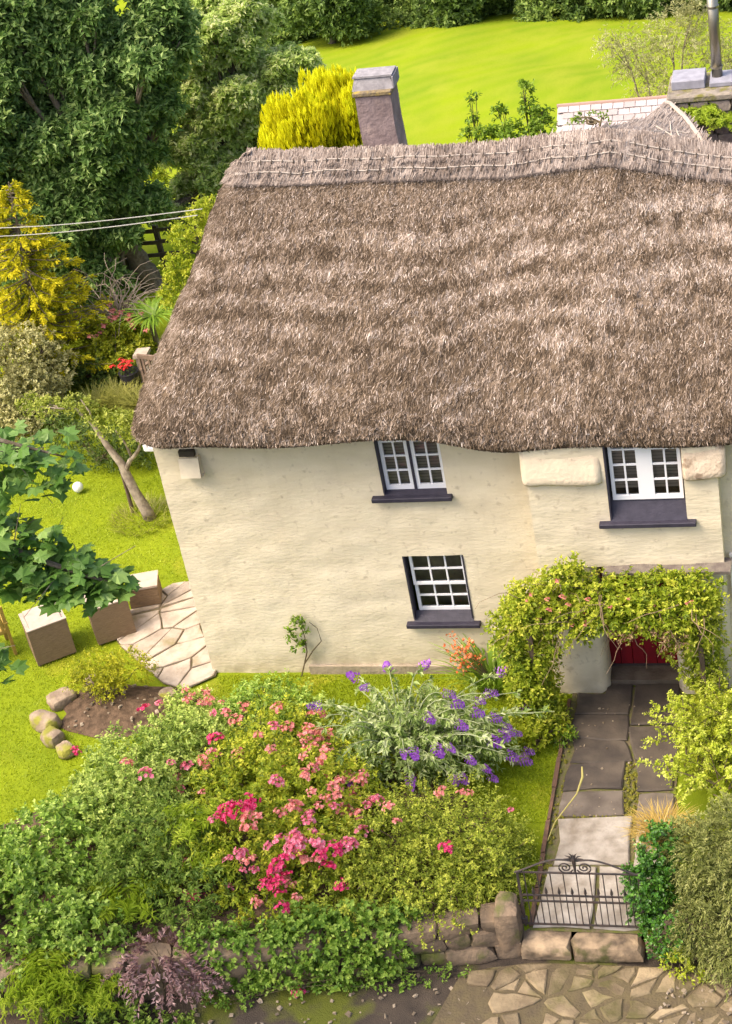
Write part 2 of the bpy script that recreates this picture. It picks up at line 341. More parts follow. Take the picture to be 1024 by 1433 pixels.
for q, m in (([(6.1, -.35), (6.45, -.35), (6.45, -1.0), (5.68, -1.02), (5.68, -.56), (6.1, -.56)], SLATE), ([(6.48, -.35), (7.12, -.35), (7.16, -1.22), (6.48, -1.25)], SLATE),
             ([(5.68, -1.05), (6.45, -1.03), (6.47, -1.55), (5.7, -1.5)], SLATE), ([(6.48, -1.28), (7.16, -1.25), (7.16, -1.95), (6.62, -1.97)], SLATE),
             ([(5.7, -1.53), (6.45, -1.58), (6.58, -1.98), (5.72, -2.02)], SLATE), ([(5.72, -2.05), (6.5, -2.0), (6.5, -2.55), (5.7, -2.6)], SLATE),
             ([(6.62, -2.0), (7.16, -1.98), (7.16, -2.56), (6.68, -2.58)], SLATE), ([(5.7, -2.63), (6.5, -2.58), (6.55, -3.05), (5.69, -3.08)], MID),
             ([(6.72, -2.62), (7.17, -2.6), (7.17, -3.25), (6.74, -3.28)], MID), ([(6.74, -3.32), (7.17, -3.28), (7.14, -4.2), (6.76, -4.2)], PALE),
             ([(5.7, -3.12), (6.68, -3.09), (6.7, -3.95), (5.72, -3.98)], PALE), ([(5.66, -4.02), (6.3, -4.0), (6.32, -5.05), (5.6, -5.06)], PALE), ([(6.34, -4.0), (6.92, -3.98), (6.93, -5.03), (6.35, -5.05)], PALE)):
    slab('slab', np.array(q, float) + rng.normal(0, .008, (len(q), 2)), .035 + rng.normal(0, .004), .03, m, path, rng, tilt=.01, rough=.022, bev=.022)
MOSS = mat('moss', (.14, .135, .012), .95, (.21, .19, .03), 16, .8, 60)
mb = MB()
for k in range(260):
    x, y = (rng.uniform(6.5, 6.72), rng.uniform(-3.2, -2.0)) if k < 150 else ((rng.uniform(5.6, 5.7), rng.uniform(-4.9, -1)) if k < 210 else (rng.uniform(5.7, 6.7), rng.normal(-3.09, .02)))
    s = rng.uniform(.012, .035); a = rng.uniform(0, 6.3, 5); P = [(x + s * math.cos(i * 1.257) * rng.uniform(.6, 1.2), y + s * math.sin(i * 1.257) * rng.uniform(.6, 1.2), .015) for i in range(5)] + [(x, y, .03 + s * .6)]
    mb.add(P, [np.array([(i, (i + 1) % 5, 5) for i in range(5)])])
mb.build('moss', MOSS, path, kind='stuff')
KERBM = mat('edging', (.16, .085, .055), .9, (.10, .065, .045), 8, .5, 30)
for k in range(7):                                        # brick-red edging along the lawn side of the path
    y0 = -.7 - k * .62; m_ = MB(); m_.box((5.545, y0 - .6, -.03), (5.6, y0, .05), .008, rng); m_.build('edging_board', KERBM, path)
# stone paving of the forecourt outside the gate
FORE = mat('forecourt_stone', (.29, .22, .13), .85, (.17, .125, .075), 4, .9, 20, col3=(.13, .11, .045), scale3=2.6, c3=(.5, .68), spec=.2, obj_rand=.3)
fp = [(4.75, -5.62), (5.6, -5.42), (8.6, -5.42), (8.9, -7.2), (4.3, -7.2)]
fc = np_part('forecourt', [(x, y, -.225) for x, y in fp], [np.array([(0, 4, 3, 2, 1)])], mat('forecourt_joint', (.10, .075, .045), .95, (.13, .10, .05), 5, .9, 30), org=(0, 0, 0), kind='structure')
for c in cells(np.c_[rng.uniform(4.5, 8.9, 96), rng.uniform(-7.2, -5.4, 96)], fp, .03, .5, 1.3):
    if rng.random() < .9 and not (c.mean(0)[0] < 5.3 and rng.random() < .35): slab('stone', c, -.195 + rng.normal(-.012, .012), .04, FORE, fc, rng, tilt=.02, rough=.02, bev=.022)
# ------------------------------------------------------------------ stones
def rock(name, c, size, m, parent, rng, rz=0, n=3, p=6., org=None):
    """a rounded, uneven block"""
    g = np.linspace(-1, 1, n + 1); V = []; F = []; b = 0
    for ax in range(3):
        for sg in (-1, 1):
            a, bq = np.meshgrid(g, g, indexing='ij'); Q = np.zeros((n + 1, n + 1, 3)); Q[..., ax] = sg; Q[..., (ax + 1) % 3] = a; Q[..., (ax + 2) % 3] = bq
            V.append(Q.reshape(-1, 3)); f = grid_faces(n + 1, n + 1) + b; F.append(f[:, ::-1] if sg > 0 else f); b += (n + 1) ** 2
    V = np.concatenate(V); L = (np.abs(V) ** p).sum(1, keepdims=True) ** (1 / p); V = V / L
    so = rng.uniform(0, 99, 3); V = V * (1 + .42 * (fbm(V * 1.1 + so, 1, 2) - .5) + .16 * (noise3(V * 2.6 + so, 4) - .5))[:, None]
    V *= np.array(size) / 2; cs, sn = math.cos(rz), math.sin(rz); V = np.c_[V[:, 0] * cs - V[:, 1] * sn, V[:, 0] * sn + V[:, 1] * cs, V[:, 2]] + np.array(c)
    return np_part(name, V, [np.concatenate(F)], m, parent, smooth=True, org=org)
WSTONE = mat('wall_stone', (.235, .165, .105), .9, (.13, .095, .065), 5, .9, 18, col3=(.10, .105, .025), scale3=2.5, c3=(.56, .7), obj_rand=.2)
rw = empty('retaining_wall', 'low rubble stone wall below the pink rose bank, left of the iron gate', 'wall', (2, float(Yw(2)), -.25))
ang = math.atan(.2)
for row, (z, h) in enumerate(((-.16, .24), (.07, .22), (.26, .18))):
    x = -3.2 + row * .17
    while x < 5.25:
        w = rng.uniform(.3, .62); w = min(w, 5.4 - x + .05); xc = x + w / 2
        rock('stone', (xc, float(Yw(xc)) + .14 + rng.normal(0, .02), z + rng.normal(0, .01)), (w + .03, .36, h + .03), WSTONE, rw, rng, ang + rng.normal(0, .03)); x += w
rock('end_stone', (5.31, -5.1, .12), (.34, .5, .8), WSTONE, rw, rng, .1, 4, 5)
rw2 = empty('retaining_wall', 'short rubble stone wall under the ivy, right of the iron gate', 'wall', (7.8, -5.2, -.25))
for row, z in enumerate((-.14, .08, .28)):
    for k in range(13): rock('stone', (7.2 + k * .45 + row * .12, -5.1, z), (.46, .36, .24), WSTONE, rw2, rng)
th = empty('threshold_step', 'worn stone threshold of two blocks under the iron gate', 'step', (6.2, -5.15, -.25))
rock('block', (5.77, -5.2, -.13), (.66, .34, .25), WSTONE.copy(), th, rng, 0, 4, 8); rock('block', (6.53, -5.2, -.13), (.86, .34, .25), th.children[0].data.materials[0], th, rng, 0, 4, 8)
bpy.data.materials['wall_stone.001'].node_tree.nodes['RGB'].outputs[0].default_value = (.40, .29, .18, 1)
BR = mat('bed_rock', (.30, .23, .16), .9, (.18, .13, .09), 6, .8, 22, col3=(.20, .19, .03), scale3=4, c3=(.5, .62), obj_rand=.2)
for (x, y, s, lab) in ((-2.35, -1.25, (.5, .34, .3), 'mossy yellow-green boulder at the left tip of the round bed'), (-2.28, -.72, (.48, .36, .22), 'flat tan rock on the lawn side of the round bed, above the mossy boulder'),
                       (-2.1, -1.62, (.36, .3, .28), 'brown rock below the mossy boulder at the round bed'), (-1.92, -.35, (.36, .22, .14), 'low slab of rock edging the soil beside the round bed shrub'),
                       (-1.8, -1.9, (.3, .25, .2), 'small rounded stone at the front of the round bed'), (-.55, -.62, (.3, .26, .16), 'small grey stone where the round bed meets the patio')):
    o = rock('edging_rock', (x, y, .06), s, BR, None, rng, rng.uniform(0, 3), 4, 3., org=(x, y, 0)); tag(o, lab, 'rock', 'rocks edging the round bed')
mb = MB()                                                 # chips and fallen petals lying about
for k in range(330):
    if k < 45: x, y, z = rng.uniform(-2.1, -.2), rng.uniform(-1.4, -.35), .14
    elif k < 200: x, y, z = rng.uniform(1.2, 5.2), rng.uniform(-6.9, -5.6), -.235
    elif k < 270: x, y, z = rng.uniform(7.2, 8.3), rng.uniform(-6.6, -5.5), -.2
    else: x, y, z = rng.uniform(5.7, 7.1), rng.uniform(-3.2, -.7), .045
    if k < 45: z = float(.15 * (1 - min(1, ((x + 1.15) / 1.2) ** 2 + ((y + .88) / .62) ** 2)) + .02)
    s = rng.uniform(.008, .03) * (1.2 if k < 270 else .6); P = np.array([(-1, -1, -.5), (1, -1, -.5), (1, 1, -.5), (-1, 1, -.5), (-.7, -.7, .5), (.7, -.7, .5), (.7, .7, .5), (-.7, .7, .5)]) * s * np.array([1, rng.uniform(.5, 1), .6]) + rng.uniform(-.3, .3, (8, 3)) * s
    a = rng.uniform(0, 6.3); P = np.c_[P[:, 0] * math.cos(a) - P[:, 1] * math.sin(a), P[:, 0] * math.sin(a) + P[:, 1] * math.cos(a), P[:, 2]] + [x, y, z]; mb.hexa(P, rng.random())
mb.build('gravel_chips', mat('chip', (.3, .24, .18), .9, tone=[(0, (.12, .09, .06)), (.6, (.28, .22, .15)), (1, (.30, .24, .18))]), org=(0, 0, 0), kind='stuff')
# ------------------------------------------------------------------ the cottage
house = empty('cottage', 'long cream rendered cottage with a weathered thatched roof and dark slate sills', 'cottage', (4.5, 2.2, 0))
RENDER = mat('cream_render', (.69, .605, .45), .92, (.63, .545, .395), 1.6, .45, 10, col3=(.57, .49, .37), scale3=.9, c3=(.56, .8), spec=.15, stretch=(1, 1, 2.2))
_n = RENDER.node_tree.nodes; _l = RENDER.node_tree.links; _pb = _n['Principled BSDF']; _src = _pb.inputs['Base Color'].links[0].from_socket; _g = _n.new('ShaderNodeNewGeometry')
def wear(src, stretch, sc, lo, hi, col, amt, zr=None):
    """rain streaks and splashed dirt on the render"""
    m_ = _n.new('ShaderNodeVectorMath'); m_.operation = 'MULTIPLY'; m_.inputs[1].default_value = stretch; _l.new(_g.outputs['Position'], m_.inputs[0]); t_ = _n.new('ShaderNodeTexNoise'); t_.inputs['Scale'].default_value = sc; t_.inputs['Detail'].default_value = 6; _l.new(m_.outputs[0], t_.inputs['Vector'])
    r_ = _n.new('ShaderNodeMapRange'); r_.inputs[1].default_value = lo; r_.inputs[2].default_value = hi; r_.inputs[4].default_value = amt; _l.new(t_.outputs['Fac'], r_.inputs[0]); f_ = r_.outputs[0]
    if zr:
        s_ = _n.new('ShaderNodeSeparateXYZ'); _l.new(_g.outputs['Position'], s_.inputs[0]); q_ = _n.new('ShaderNodeMapRange'); q_.inputs[1].default_value = zr[0]; q_.inputs[2].default_value = zr[1]; _l.new(s_.outputs[2], q_.inputs[0]); k_ = _n.new('ShaderNodeMath'); k_.operation = 'MULTIPLY'; _l.new(f_, k_.inputs[0]); _l.new(q_.outputs[0], k_.inputs[1]); f_ = k_.outputs[0]
    x_ = _n.new('ShaderNodeMix'); x_.data_type = 'RGBA'; _l.new(f_, x_.inputs[0]); _l.new(src, x_.inputs[6]); x_.inputs[7].default_value = (*col, 1); return x_.outputs[2]
_src = wear(_src, (4, 4, .25), 1.3, .54, .8, (.40, .33, .23), .22); _src = wear(_src, (1, 1, 1), 4, .35, .65, (.30, .235, .145), .6, (.5, .0)); _src = wear(_src, (1, 1, 1), 9, .6, .72, (.40, .33, .24), .6); _l.new(_src, _pb.inputs['Base Color'])
STAIN = mat('stained_render', (.60, .50, .38), .92, (.49, .39, .29), 5, .7, 24, col3=(.30, .22, .155), scale3=7, c3=(.55, .68), spec=.15)
NAVY = mat('navy_slate', (.024, .021, .036), .6, (.038, .033, .052), 9, .2, 30, spec=.4)
WHITE = mat('white_gloss', (.80, .79, .81), .65, spec=.15)
def wall_sheet(x0, x1, z0, z1, y, holes, name, depth=.22, step=.07, amp=.016, seed=0, ret=0):
    """rendered wall standing at y with window holes and their reveals"""
    def lines(a, b, ex):
        v = list(np.arange(a, b, step)) + [b]; v = [q for q in v if all(abs(q - e) > step * .4 for e in ex)] + [e for e in ex if a <= e <= b]; return np.array(sorted(set(v)))
    gx = lines(x0, x1, [h[i] for h in holes for i in (0, 1)]); gz = lines(z0, z1, [h[i] for h in holes for i in (2, 3)])
    X, Z = np.meshgrid(gx, gz); P = np.stack([X * 2.4, X * 0 + seed, Z * 4.6], -1).reshape(-1, 3)
    Y = y - amp * (fbm(P, seed, 3).reshape(X.shape) - .5) * 2 - .012 * (noise3(P * .25, seed + 4).reshape(X.shape) - .5)
    V = np.stack([X, Y, Z], -1).reshape(-1, 3); F = grid_faces(len(gz), len(gx)); c = V[F].mean(1); keep = np.ones(len(F), bool)
    for h in holes: keep &= ~((c[:, 0] > h[0]) & (c[:, 0] < h[1]) & (c[:, 2] > h[2]) & (c[:, 2] < h[3]))
    F = F[keep]; Fs = [F]; n = len(V); e = {}
    for f in F:
        for a, b in zip(f, np.roll(f, -1)): e[(a, b)] = 1
    R = [(a, b) for (a, b) in e if (b, a) not in e]; VB = V.copy(); VB[:, 1] = y + depth
    Fs.append(np.array([(b + 2 * n, a + 2 * n, a + n, b + n) for a, b in R]))
    return np_part(name, np.r_[V, VB, V], Fs, RENDER, house, smooth=True)
W1, W2 = (3.22, 4.13, 3.12, 4.35), (3.31, 4.2, .87, 2.11)
w = wall_sheet(-.02, 5.34, -.05, 4.5, 0.0, [W1, W2], 'wall', .24)
E1 = MB()                                                 # gable and rear walls, and the dark inside
E1.box((.0, .25, -.05), (.24, 4.75, 4.5)); E1.box((.24, 4.5, -.05), (10.5, 4.74, 4.5)); E1.build('rear_wall', RENDER, house)
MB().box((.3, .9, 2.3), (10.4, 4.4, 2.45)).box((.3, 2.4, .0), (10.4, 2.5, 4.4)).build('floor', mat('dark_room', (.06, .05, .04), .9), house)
# porch bay: two piers, the wall over the door, rolled shoulders
BW = (6.42, 7.44, 2.9, 4.2)
wall_sheet(5.36, 7.88, 2.2, 4.14, -.46, [BW], 'porch_wall', .4, seed=5)
for x0, x1, sd_ in ((5.36, 6.12, 2), (7.14, 7.88, 3)):
    rg = np.random.default_rng(sd_); zz = np.linspace(-.02, 2.2, 16); m_ = MB(); prof = []
    for z in zz:
        fl = .05 * math.exp(-((z - 0) / .35) ** 2) + .02 * math.sin(z * 2.2)
        prof.append([(x0 - fl * .3, .12, z), (x0 - fl * .4, -.40, z), (x0 + .06, -.47 - fl, z), ((x0 + x1) / 2, -.475 - fl, z), (x1 - .09, -.47 - fl, z), (x1 + fl * .4, -.39, z), (x1, .12, z)])
    V = np.array(prof).reshape(-1, 3) + rg.normal(0, .005, (len(zz) * 7, 3)); m_.add(V, [grid_faces(16, 7)]); m_.build('pier', RENDER, house, smooth=True)
for k, (xa, xb, st) in enumerate(((5.3, 6.37, 0), (7.43, 8.0, 1))):   # rolled render shoulders under the thatch
    m_ = MB(); rg = np.random.default_rng(k); xs_ = xa + (xb - xa) * (.5 - .5 * np.cos(np.linspace(0, np.pi, 26))); prof = [(-.36, 4.32), (-.40, 4.25), (-.45, 4.05), (-.505, 3.86), (-.545, 3.7), (-.55, 3.63), (-.525, 3.595), (-.45, 3.6), (-.36, 3.75)]
    V = []
    for x in xs_:
        ed = min(1, ((x - xa) / .05) ** .5 * .6 + .4, ((xb - x) / .07) ** .5 * .6 + .4); n_ = .02 * (noise3(np.array([[x * 3, k, 0]]))[0] - .5)
        for (y, z) in prof: V.append((x, -.42 + (y + .42) * ed, 3.95 + (z - 3.95) * (.92 + .08 * ed) + n_ + rg.normal(0, .004) + (.07 * (x - xa) if st else -.03 * (x - xa))))
    m_.add(V, [grid_faces(26, 9)[:, ::-1], [list(range(9))], [list(range(25 * 9, 26 * 9))[::-1]]]); m_.build('shoulder', STAIN if st else mat('shoulder_render', (.66, .57, .42), .92, (.58, .48, .36), 3, .5, 20, col3=(.45, .36, .27), scale3=6, c3=(.62, .75)), house, smooth=True)
# wall to the right of the bay
wall_sheet(7.86, 10.5, -.05, 4.6, -.2, [(7.97, 8.8, 1.5, 2.12)], 'wall', .3, seed=8)
MB().box((7.935, -.27, 2.12), (8.85, -.05, 2.2)).box((7.935, -.26, 1.42), (7.975, -.1, 2.12)).build('window_surround', mat('white_render', (.8, .75, .68), .8), house)
m_ = MB(); m_.box((1.55, -.05, -.04), (3.95, -.0, .13), .006, rng); m_.build('plinth', mat('plinth_cement', (.42, .34, .26), .9, (.30, .245, .18), 4, .7, 20), house)
m_ = MB()
for k, x in enumerate((6.25, 6.62, 7.05, 7.5)): m_.box((x, -.66 - .01 * (k % 2), 2.17 + .012 * (k % 2)), ((6.62, 7.05, 7.5, 7.98)[k] - .004, -.35, 2.215 + .012 * (k % 2)), .004, rng)
m_.build('drip_slate', mat('drip', (.13, .105, .095), .7, (.2, .17, .14), 8, .5, 30), house)
# ------------------------------------------------------------------ windows
PANE = bpy.data.materials.new('pane_glass'); PANE.use_nodes = True; n = PANE.node_tree.nodes; l = PANE.node_tree.links; n.remove(n['Principled BSDF'])
g1 = n.new('ShaderNodeBsdfGlossy'); g1.inputs['Roughness'].default_value = .03; t1 = n.new('ShaderNodeBsdfTransparent'); t1.inputs[0].default_value = (.85, .88, .85, 1); fr = n.new('ShaderNodeFresnel'); fr.inputs[0].default_value = 1.5; mx = n.new('ShaderNodeMixShader')
l.new(fr.outputs[0], mx.inputs[0]); l.new(t1.outputs[0], mx.inputs[1]); l.new(g1.outputs[0], mx.inputs[2]); l.new(mx.outputs[0], n['Material Output'].inputs[0])
SLAT = mat('blind_slat', (.42, .33, .27), .6); 
def sash(parent, x0, x1, z0, z1, y, cols, rows, stile, brail, trail, name='casement', bar=.024, th=.045):
    m_ = MB(); m_.box((x0, y, z0), (x0 + stile, y + th, z1)); m_.box((x1 - stile, y, z0), (x1, y + th, z1))
    m_.box((x0 + stile, y + .001, z0), (x1 - stile, y + th - .001, z0 + brail)); m_.box((x0 + stile, y + .001, z1 - trail), (x1 - stile, y + th - .001, z1)); fr_ = m_.build(name, WHITE, parent)
    xi, xj, zi, zj = x0 + stile, x1 - stile, z0 + brail, z1 - trail; b_ = MB()
    for c in range(1, cols): x = xi + (xj - xi) * c / cols; b_.box((x - bar / 2, y + .006, zi), (x + bar / 2, y + th - .008, zj))
    for r_ in range(1, rows): z = zi + (zj - zi) * r_ / rows; b_.box((xi, y + .004, z - bar / 2), (xj, y + th - .01, z + bar / 2))
    b_.build('glazing_bar', WHITE, parent)
    for c in range(cols):
        for r_ in range(rows):
            a = xi + (xj - xi) * c / cols; b = xi + (xj - xi) * (c + 1) / cols; e = zi + (zj - zi) * r_ / rows; f = zi + (zj - zi) * (r_ + 1) / rows
            dy = random.Random(c * 7 + r_ + int(x0 * 100)).uniform(-.003, .003); yy = y + .026
            MB().add([(a, yy + dy, e), (b, yy - dy, e), (b, yy - dy * .3, f), (a, yy + dy * .3, f)], [np.array([(0, 1, 2, 3)])]).build('pane', PANE, parent)
def blind(parent, x0, x1, z0, z1, y, step=.05):
    m_ = MB(); z = z0
    while z < z1: m_.add([(x0, y, z), (x1, y, z), (x1, y + .035, z + .022), (x0, y + .035, z + .022)], [np.array([(0, 1, 2, 3)])]); z += step
    m_.build('blind', SLAT, parent, kind='stuff')
def win_root(lab, x, y, z): 
    o = bpy.data.objects.new('window', None); COL.objects.link(o); o.parent = house; po = WORG[house.name]; o.location = (x - po[0], y - po[1], z - po[2]); WORG[o.name] = (x, y, z); o['label'] = lab; o.empty_display_size = .1; return o
def sill(parent, x0, x1, xl0, xl1, zt, zb, y_in, y_out, lip=.055):
    """sloping slate sill: apron from the sash down to a projecting lip"""
    m_ = MB(); m_.add([(x0, y_in, zt), (x1, y_in, zt), (x1, y_out + .07, zb + .0), (x0, y_out + .07, zb + .0), (x0, y_in, zt - .1), (x1, y_in, zt - .1), (x1, y_out + .07, zb - .06), (x0, y_out + .07, zb - .06)], [np.array([(0, 3, 2, 1), (4, 5, 6, 7), (0, 4, 7, 3), (1, 2, 6, 5), (3, 7, 6, 2)])])
    m_.box((xl0, y_out, zb - lip), (xl1, y_out + .16, zb + .012), bev=.008); return m_.build('sill', NAVY, parent)
def jamb(parent, x, y0, y1, z0, z1, sgn):
    MB().box((min(x, x + sgn * .022), y0, z0), (max(x, x + sgn * .022), y1, z1)).build('jamb', NAVY, parent)
o = win_root('white two-light casement window tucked under the eave left of the porch', 3.67, .1, 3.2)
jamb(o, 3.221, -.012, .12, 3.2, 4.3, 1); sill(o, 3.22, 4.13, 3.05, 4.2, 3.21, 3.15, .1, -.1)
MB().box((3.655, .07, 3.17), (3.695, .13, 4.3)).build('mullion', NAVY, o)
sash(o, 3.25, 3.655, 3.18, 4.28, .085, 2, 4, .05, .1, .05); sash(o, 3.695, 4.125, 3.18, 4.28, .085, 2, 4, .05, .1, .05); blind(o, 3.24, 4.13, 3.25, 4.3, .17)
o = win_root('small white twelve-pane sash window with deep navy sill low on the wall', 3.75, .1, 1.1)
jamb(o, 3.311, -.012, .16, .98, 2.1, 1); jamb(o, 4.199, -.005, .1, .98, 2.1, -1); sill(o, 3.31, 4.2, 3.2, 4.3, 1.05, .92, .12, -.1)
sash(o, 3.38, 4.18, 1.54, 2.10, .08, 3, 2, .04, .045, .045, 'upper_sash'); sash(o, 3.38, 4.18, 1.03, 1.56, .128, 3, 2, .045, .07, .04, 'lower_sash')
MB().box((3.3, .4, .9), (4.25, .42, 2.2)).build('curtain', mat('curtain', (.15, .125, .09), .9, (.25, .2, .14), 5), o)
o = win_root('white casement window above the porch with tall navy slate apron', 6.93, -.38, 3.2)
jamb(o, 6.421, -.475, -.2, 2.95, 4.2, 1); sill(o, 6.42, 7.44, 6.27, 7.56, 3.24, 2.94, -.31, -.56)
MB().box((6.87, -.36, 3.22), (6.99, -.3, 4.3)).build('mullion', WHITE, o)
sash(o, 6.47, 6.87, 3.22, 4.3, -.36, 2, 4, .045, .07, .05); sash(o, 6.99, 7.41, 3.22, 4.3, -.36, 2, 4, .045, .07, .05); blind(o, 6.45, 7.43, 3.35, 4.3, -.26)
o = win_root('narrow dark window at the right edge of the cottage wall', 8.3, -.1, 1.6)
jamb(o, 7.971, -.22, .0, 1.5, 2.12, 1); sash(o, 8.0, 8.8, 1.52, 2.11, -.1, 3, 3, .04, .05, .04)
# door
DOORM = mat('red_door_paint', (.20, .005, .012), .55, (.15, .005, .012), 6, .1, 30)
do = bpy.data.objects.new('door', None); COL.objects.link(do); do.parent = house; do.location = (6.6 - 4.5, .02 - 2.2, .08); WORG['door'] = (6.6, .02, .08)
for k in range(6): MB().box((6.1 + k * .173, .0, .12), (6.1 + k * .173 + .168, .04, 2.1), bev=.006).build('plank', DOORM, do)
MB().box((6.85, -.04, 1.0), (6.9, .0, 1.16), bev=.01).tube([(6.87, -.02, 1.1), (6.87, -.06, 1.1), (6.8, -.06, 1.1)], .009).build('handle', mat('iron', (.02, .02, .02), .5, metal=.5), do)
MB().box((6.1, -.0, .05), (7.14, .05, .12)).box((6.1, .045, .12), (7.14, .09, 2.18)).build('frame', mat('door_frame', (.05, .035, .035), .7), do)
MB().box((6.08, -.34, -.02), (7.16, .02, .085), .012, rng).build('doorstep', mat('doorstep', (.10, .078, .06), .8, (.16, .13, .10), 5, .5, 20), house)
# ------------------------------------------------------------------ thatch
ridge_x = [0, 1.47, 2.55, 3.67, 4.87, 5.46, 6.53, 7.1, 7.78, 8.14, 12]; ridge_zv = [7.31, 7.31, 7.25, 7.20, 7.15, 7.17, 7.22, 7.09, 6.9, 6.84, 6.8]
def eave_z(X): s = np.clip((X - 3.9) / 1.4, 0, 1); return 4.30 - .22 * s * s * (3 - 2 * s) + .03 * np.sin(X * 2.3)
PROF = np.array([(.46, .0, .06), (.12, .0, -.02), (.0, .0, .03), (-.03, .035, .0), (.0, .075, .0), (.09, .125, .0), (.25, .20, .0), (.6, .33, 0), (1.1, .495, 0), (1.6, .645, 0), (2.1, .79, 0), (2.5, .90, 0), (2.7, .955, 0), (2.82, .99, 0), (2.86, 1.0, 0)])
XR = 11.0; YF, YB, XL, RC = -.47, 5.3, -.22, .7
def roof_pt(u, v, off=0.):
    """u: 0..1 front, 1..2 hip corner, 2..3 hip end, 3..4 rear corner, 4..5 back; v: 0 soffit .. 1 ridge"""
    u = np.asarray(u, float); v = np.asarray(v, float); vi = v * (len(PROF) - 1); k = np.arange(len(PROF))
    ins = np.interp(vi, k, PROF[:, 0]); zn = np.interp(vi, k, PROF[:, 1]); dz = np.interp(vi, k, PROF[:, 2])
    xl = XL + np.where(ins > 0, np.interp(ins / 2.86, [0, .08, .2, .5, .7, .85, .93, 1], [.02, .12, .36, .86, 1.07, 1.24, 1.42, 1.66]), ins); yf = YF + ins; yb = YB - np.where(ins > 0, ins / 2.86 * 2.88, ins); rc = np.maximum(.04, RC * (1 - .75 * np.clip(ins, 0, 3) / 2.86)); rc = np.minimum(rc, (yb - yf) / 2 - .004)
    X = np.zeros_like(u + v); Y = X.copy(); w_ = np.clip(u, 0, 1)
    X = XR + (xl + rc - XR) * w_; Y = yf + 0 * X
    a = np.clip(u - 1, 0, 1) * np.pi / 2; c1 = u > 1; X = np.where(c1, xl + rc - rc * np.sin(a), X); Y = np.where(c1, yf + rc - rc * np.cos(a), Y)
    s = np.clip(u - 2, 0, 1); Y = np.where(u > 2, yf + rc + (yb - yf - 2 * rc) * s, Y); X = np.where(u > 2, xl, X)
    a = np.clip(u - 3, 0, 1) * np.pi / 2; X = np.where(u > 3, xl + rc - rc * np.cos(a), X); Y = np.where(u > 3, yb - rc + rc * np.sin(a), Y)
    s = np.clip(u - 4, 0, 1); X = np.where(u > 4, xl + rc + (XR - xl - rc) * s, X)
    ze = eave_z(X); zr = np.interp(X, ridge_x, ridge_zv); Z = ze + dz + (zr - ze) * zn
    P = np.stack([X, Y, Z], -1); sh = P.reshape(-1, 3)
    b = (fbm(sh * [.8, .8, 2.4], 21, 2).reshape(Z.shape) - .5) * .055 + (fbm(sh * [8, 8, 10], 4, 2).reshape(Z.shape) - .5) * .06
    m_ = np.clip(vi - 2, 0, 1) * np.clip((14 - vi) / 2, 0, 1)
    P[..., 2] += (b * m_ + off) * .75; P[..., 1] -= (b * m_ + off) * .6 * np.where(u > 4, -1, np.where(u > 2, 0, 1)); P[..., 0] -= (b * m_ + off) * .6 * np.clip(np.where(u > 3, 4 - u, u - 1), 0, 1)
    return P
THATCH_T = [(0, (.06, .042, .027)), (.3, (.14, .10, .067)), (.52, (.255, .19, .14)), (.75, (.42, .335, .275)), (1, (.62, .53, .465))]
THATCH = mat('thatch', (.3, .2, .15), .95, tone=THATCH_T, spec=.1, bump=.9, bscale=45)
def band_tone(P):
    """weathered bands: pale courses high up, browner and finer low down"""
    x, y, z = P[:, 0], P[:, 1], P[:, 2]; h = np.clip((z - 4.2) / 3., 0, 1)
    wv = fbm(np.c_[x * .7, y * .3, z * .4], 31, 2) * 5.0
    bd = .5 + .5 * np.sin((z * 2 * np.pi / .30) + wv * 1.9)
    amp = np.clip((h - .12) * .9, .10, .36); n_ = fbm(P * [2.2, 2.2, 4.5], 33, 3) - .5; big = fbm(P * [.5, .5, .9], 35, 2) - .5
    n2 = fbm(P * [7, 7, 10], 37, 2) - .5
    t = .40 + amp * (bd - .5) * .6 + n_ * .28 + n2 * .42 + (noise3(P * [16, 16, 20], 39) - .5) * .22 + big * .2 + .12 * np.clip((h - .35) / .5, 0, 1)
    cap = np.clip((h - .80) / .02, 0, 1) * np.clip((.955 - h) / .02, 0, 1)
    return t * (1 - cap) + (.40 + n_ * .2 + n2 * .2) * cap
U = np.concatenate([np.linspace(0, 1, 250), np.linspace(1, 2, 24)[1:], np.linspace(2, 3, 24)[1:], np.linspace(3, 4, 8)[1:], np.linspace(4, 5, 40)[1:]]); Vv = np.concatenate([np.linspace(0, .5, 24), np.linspace(.5, 1, 76)[1:]])
UU, VV = np.meshgrid(U, Vv); P = roof_pt(UU, VV); Pf = P.reshape(-1, 3)
roof = np_part('roof', Pf, [grid_faces(len(Vv), len(U))[:, ::-1]], THATCH, house, np.clip(band_tone(Pf) - .12, 0, 1), smooth=True)
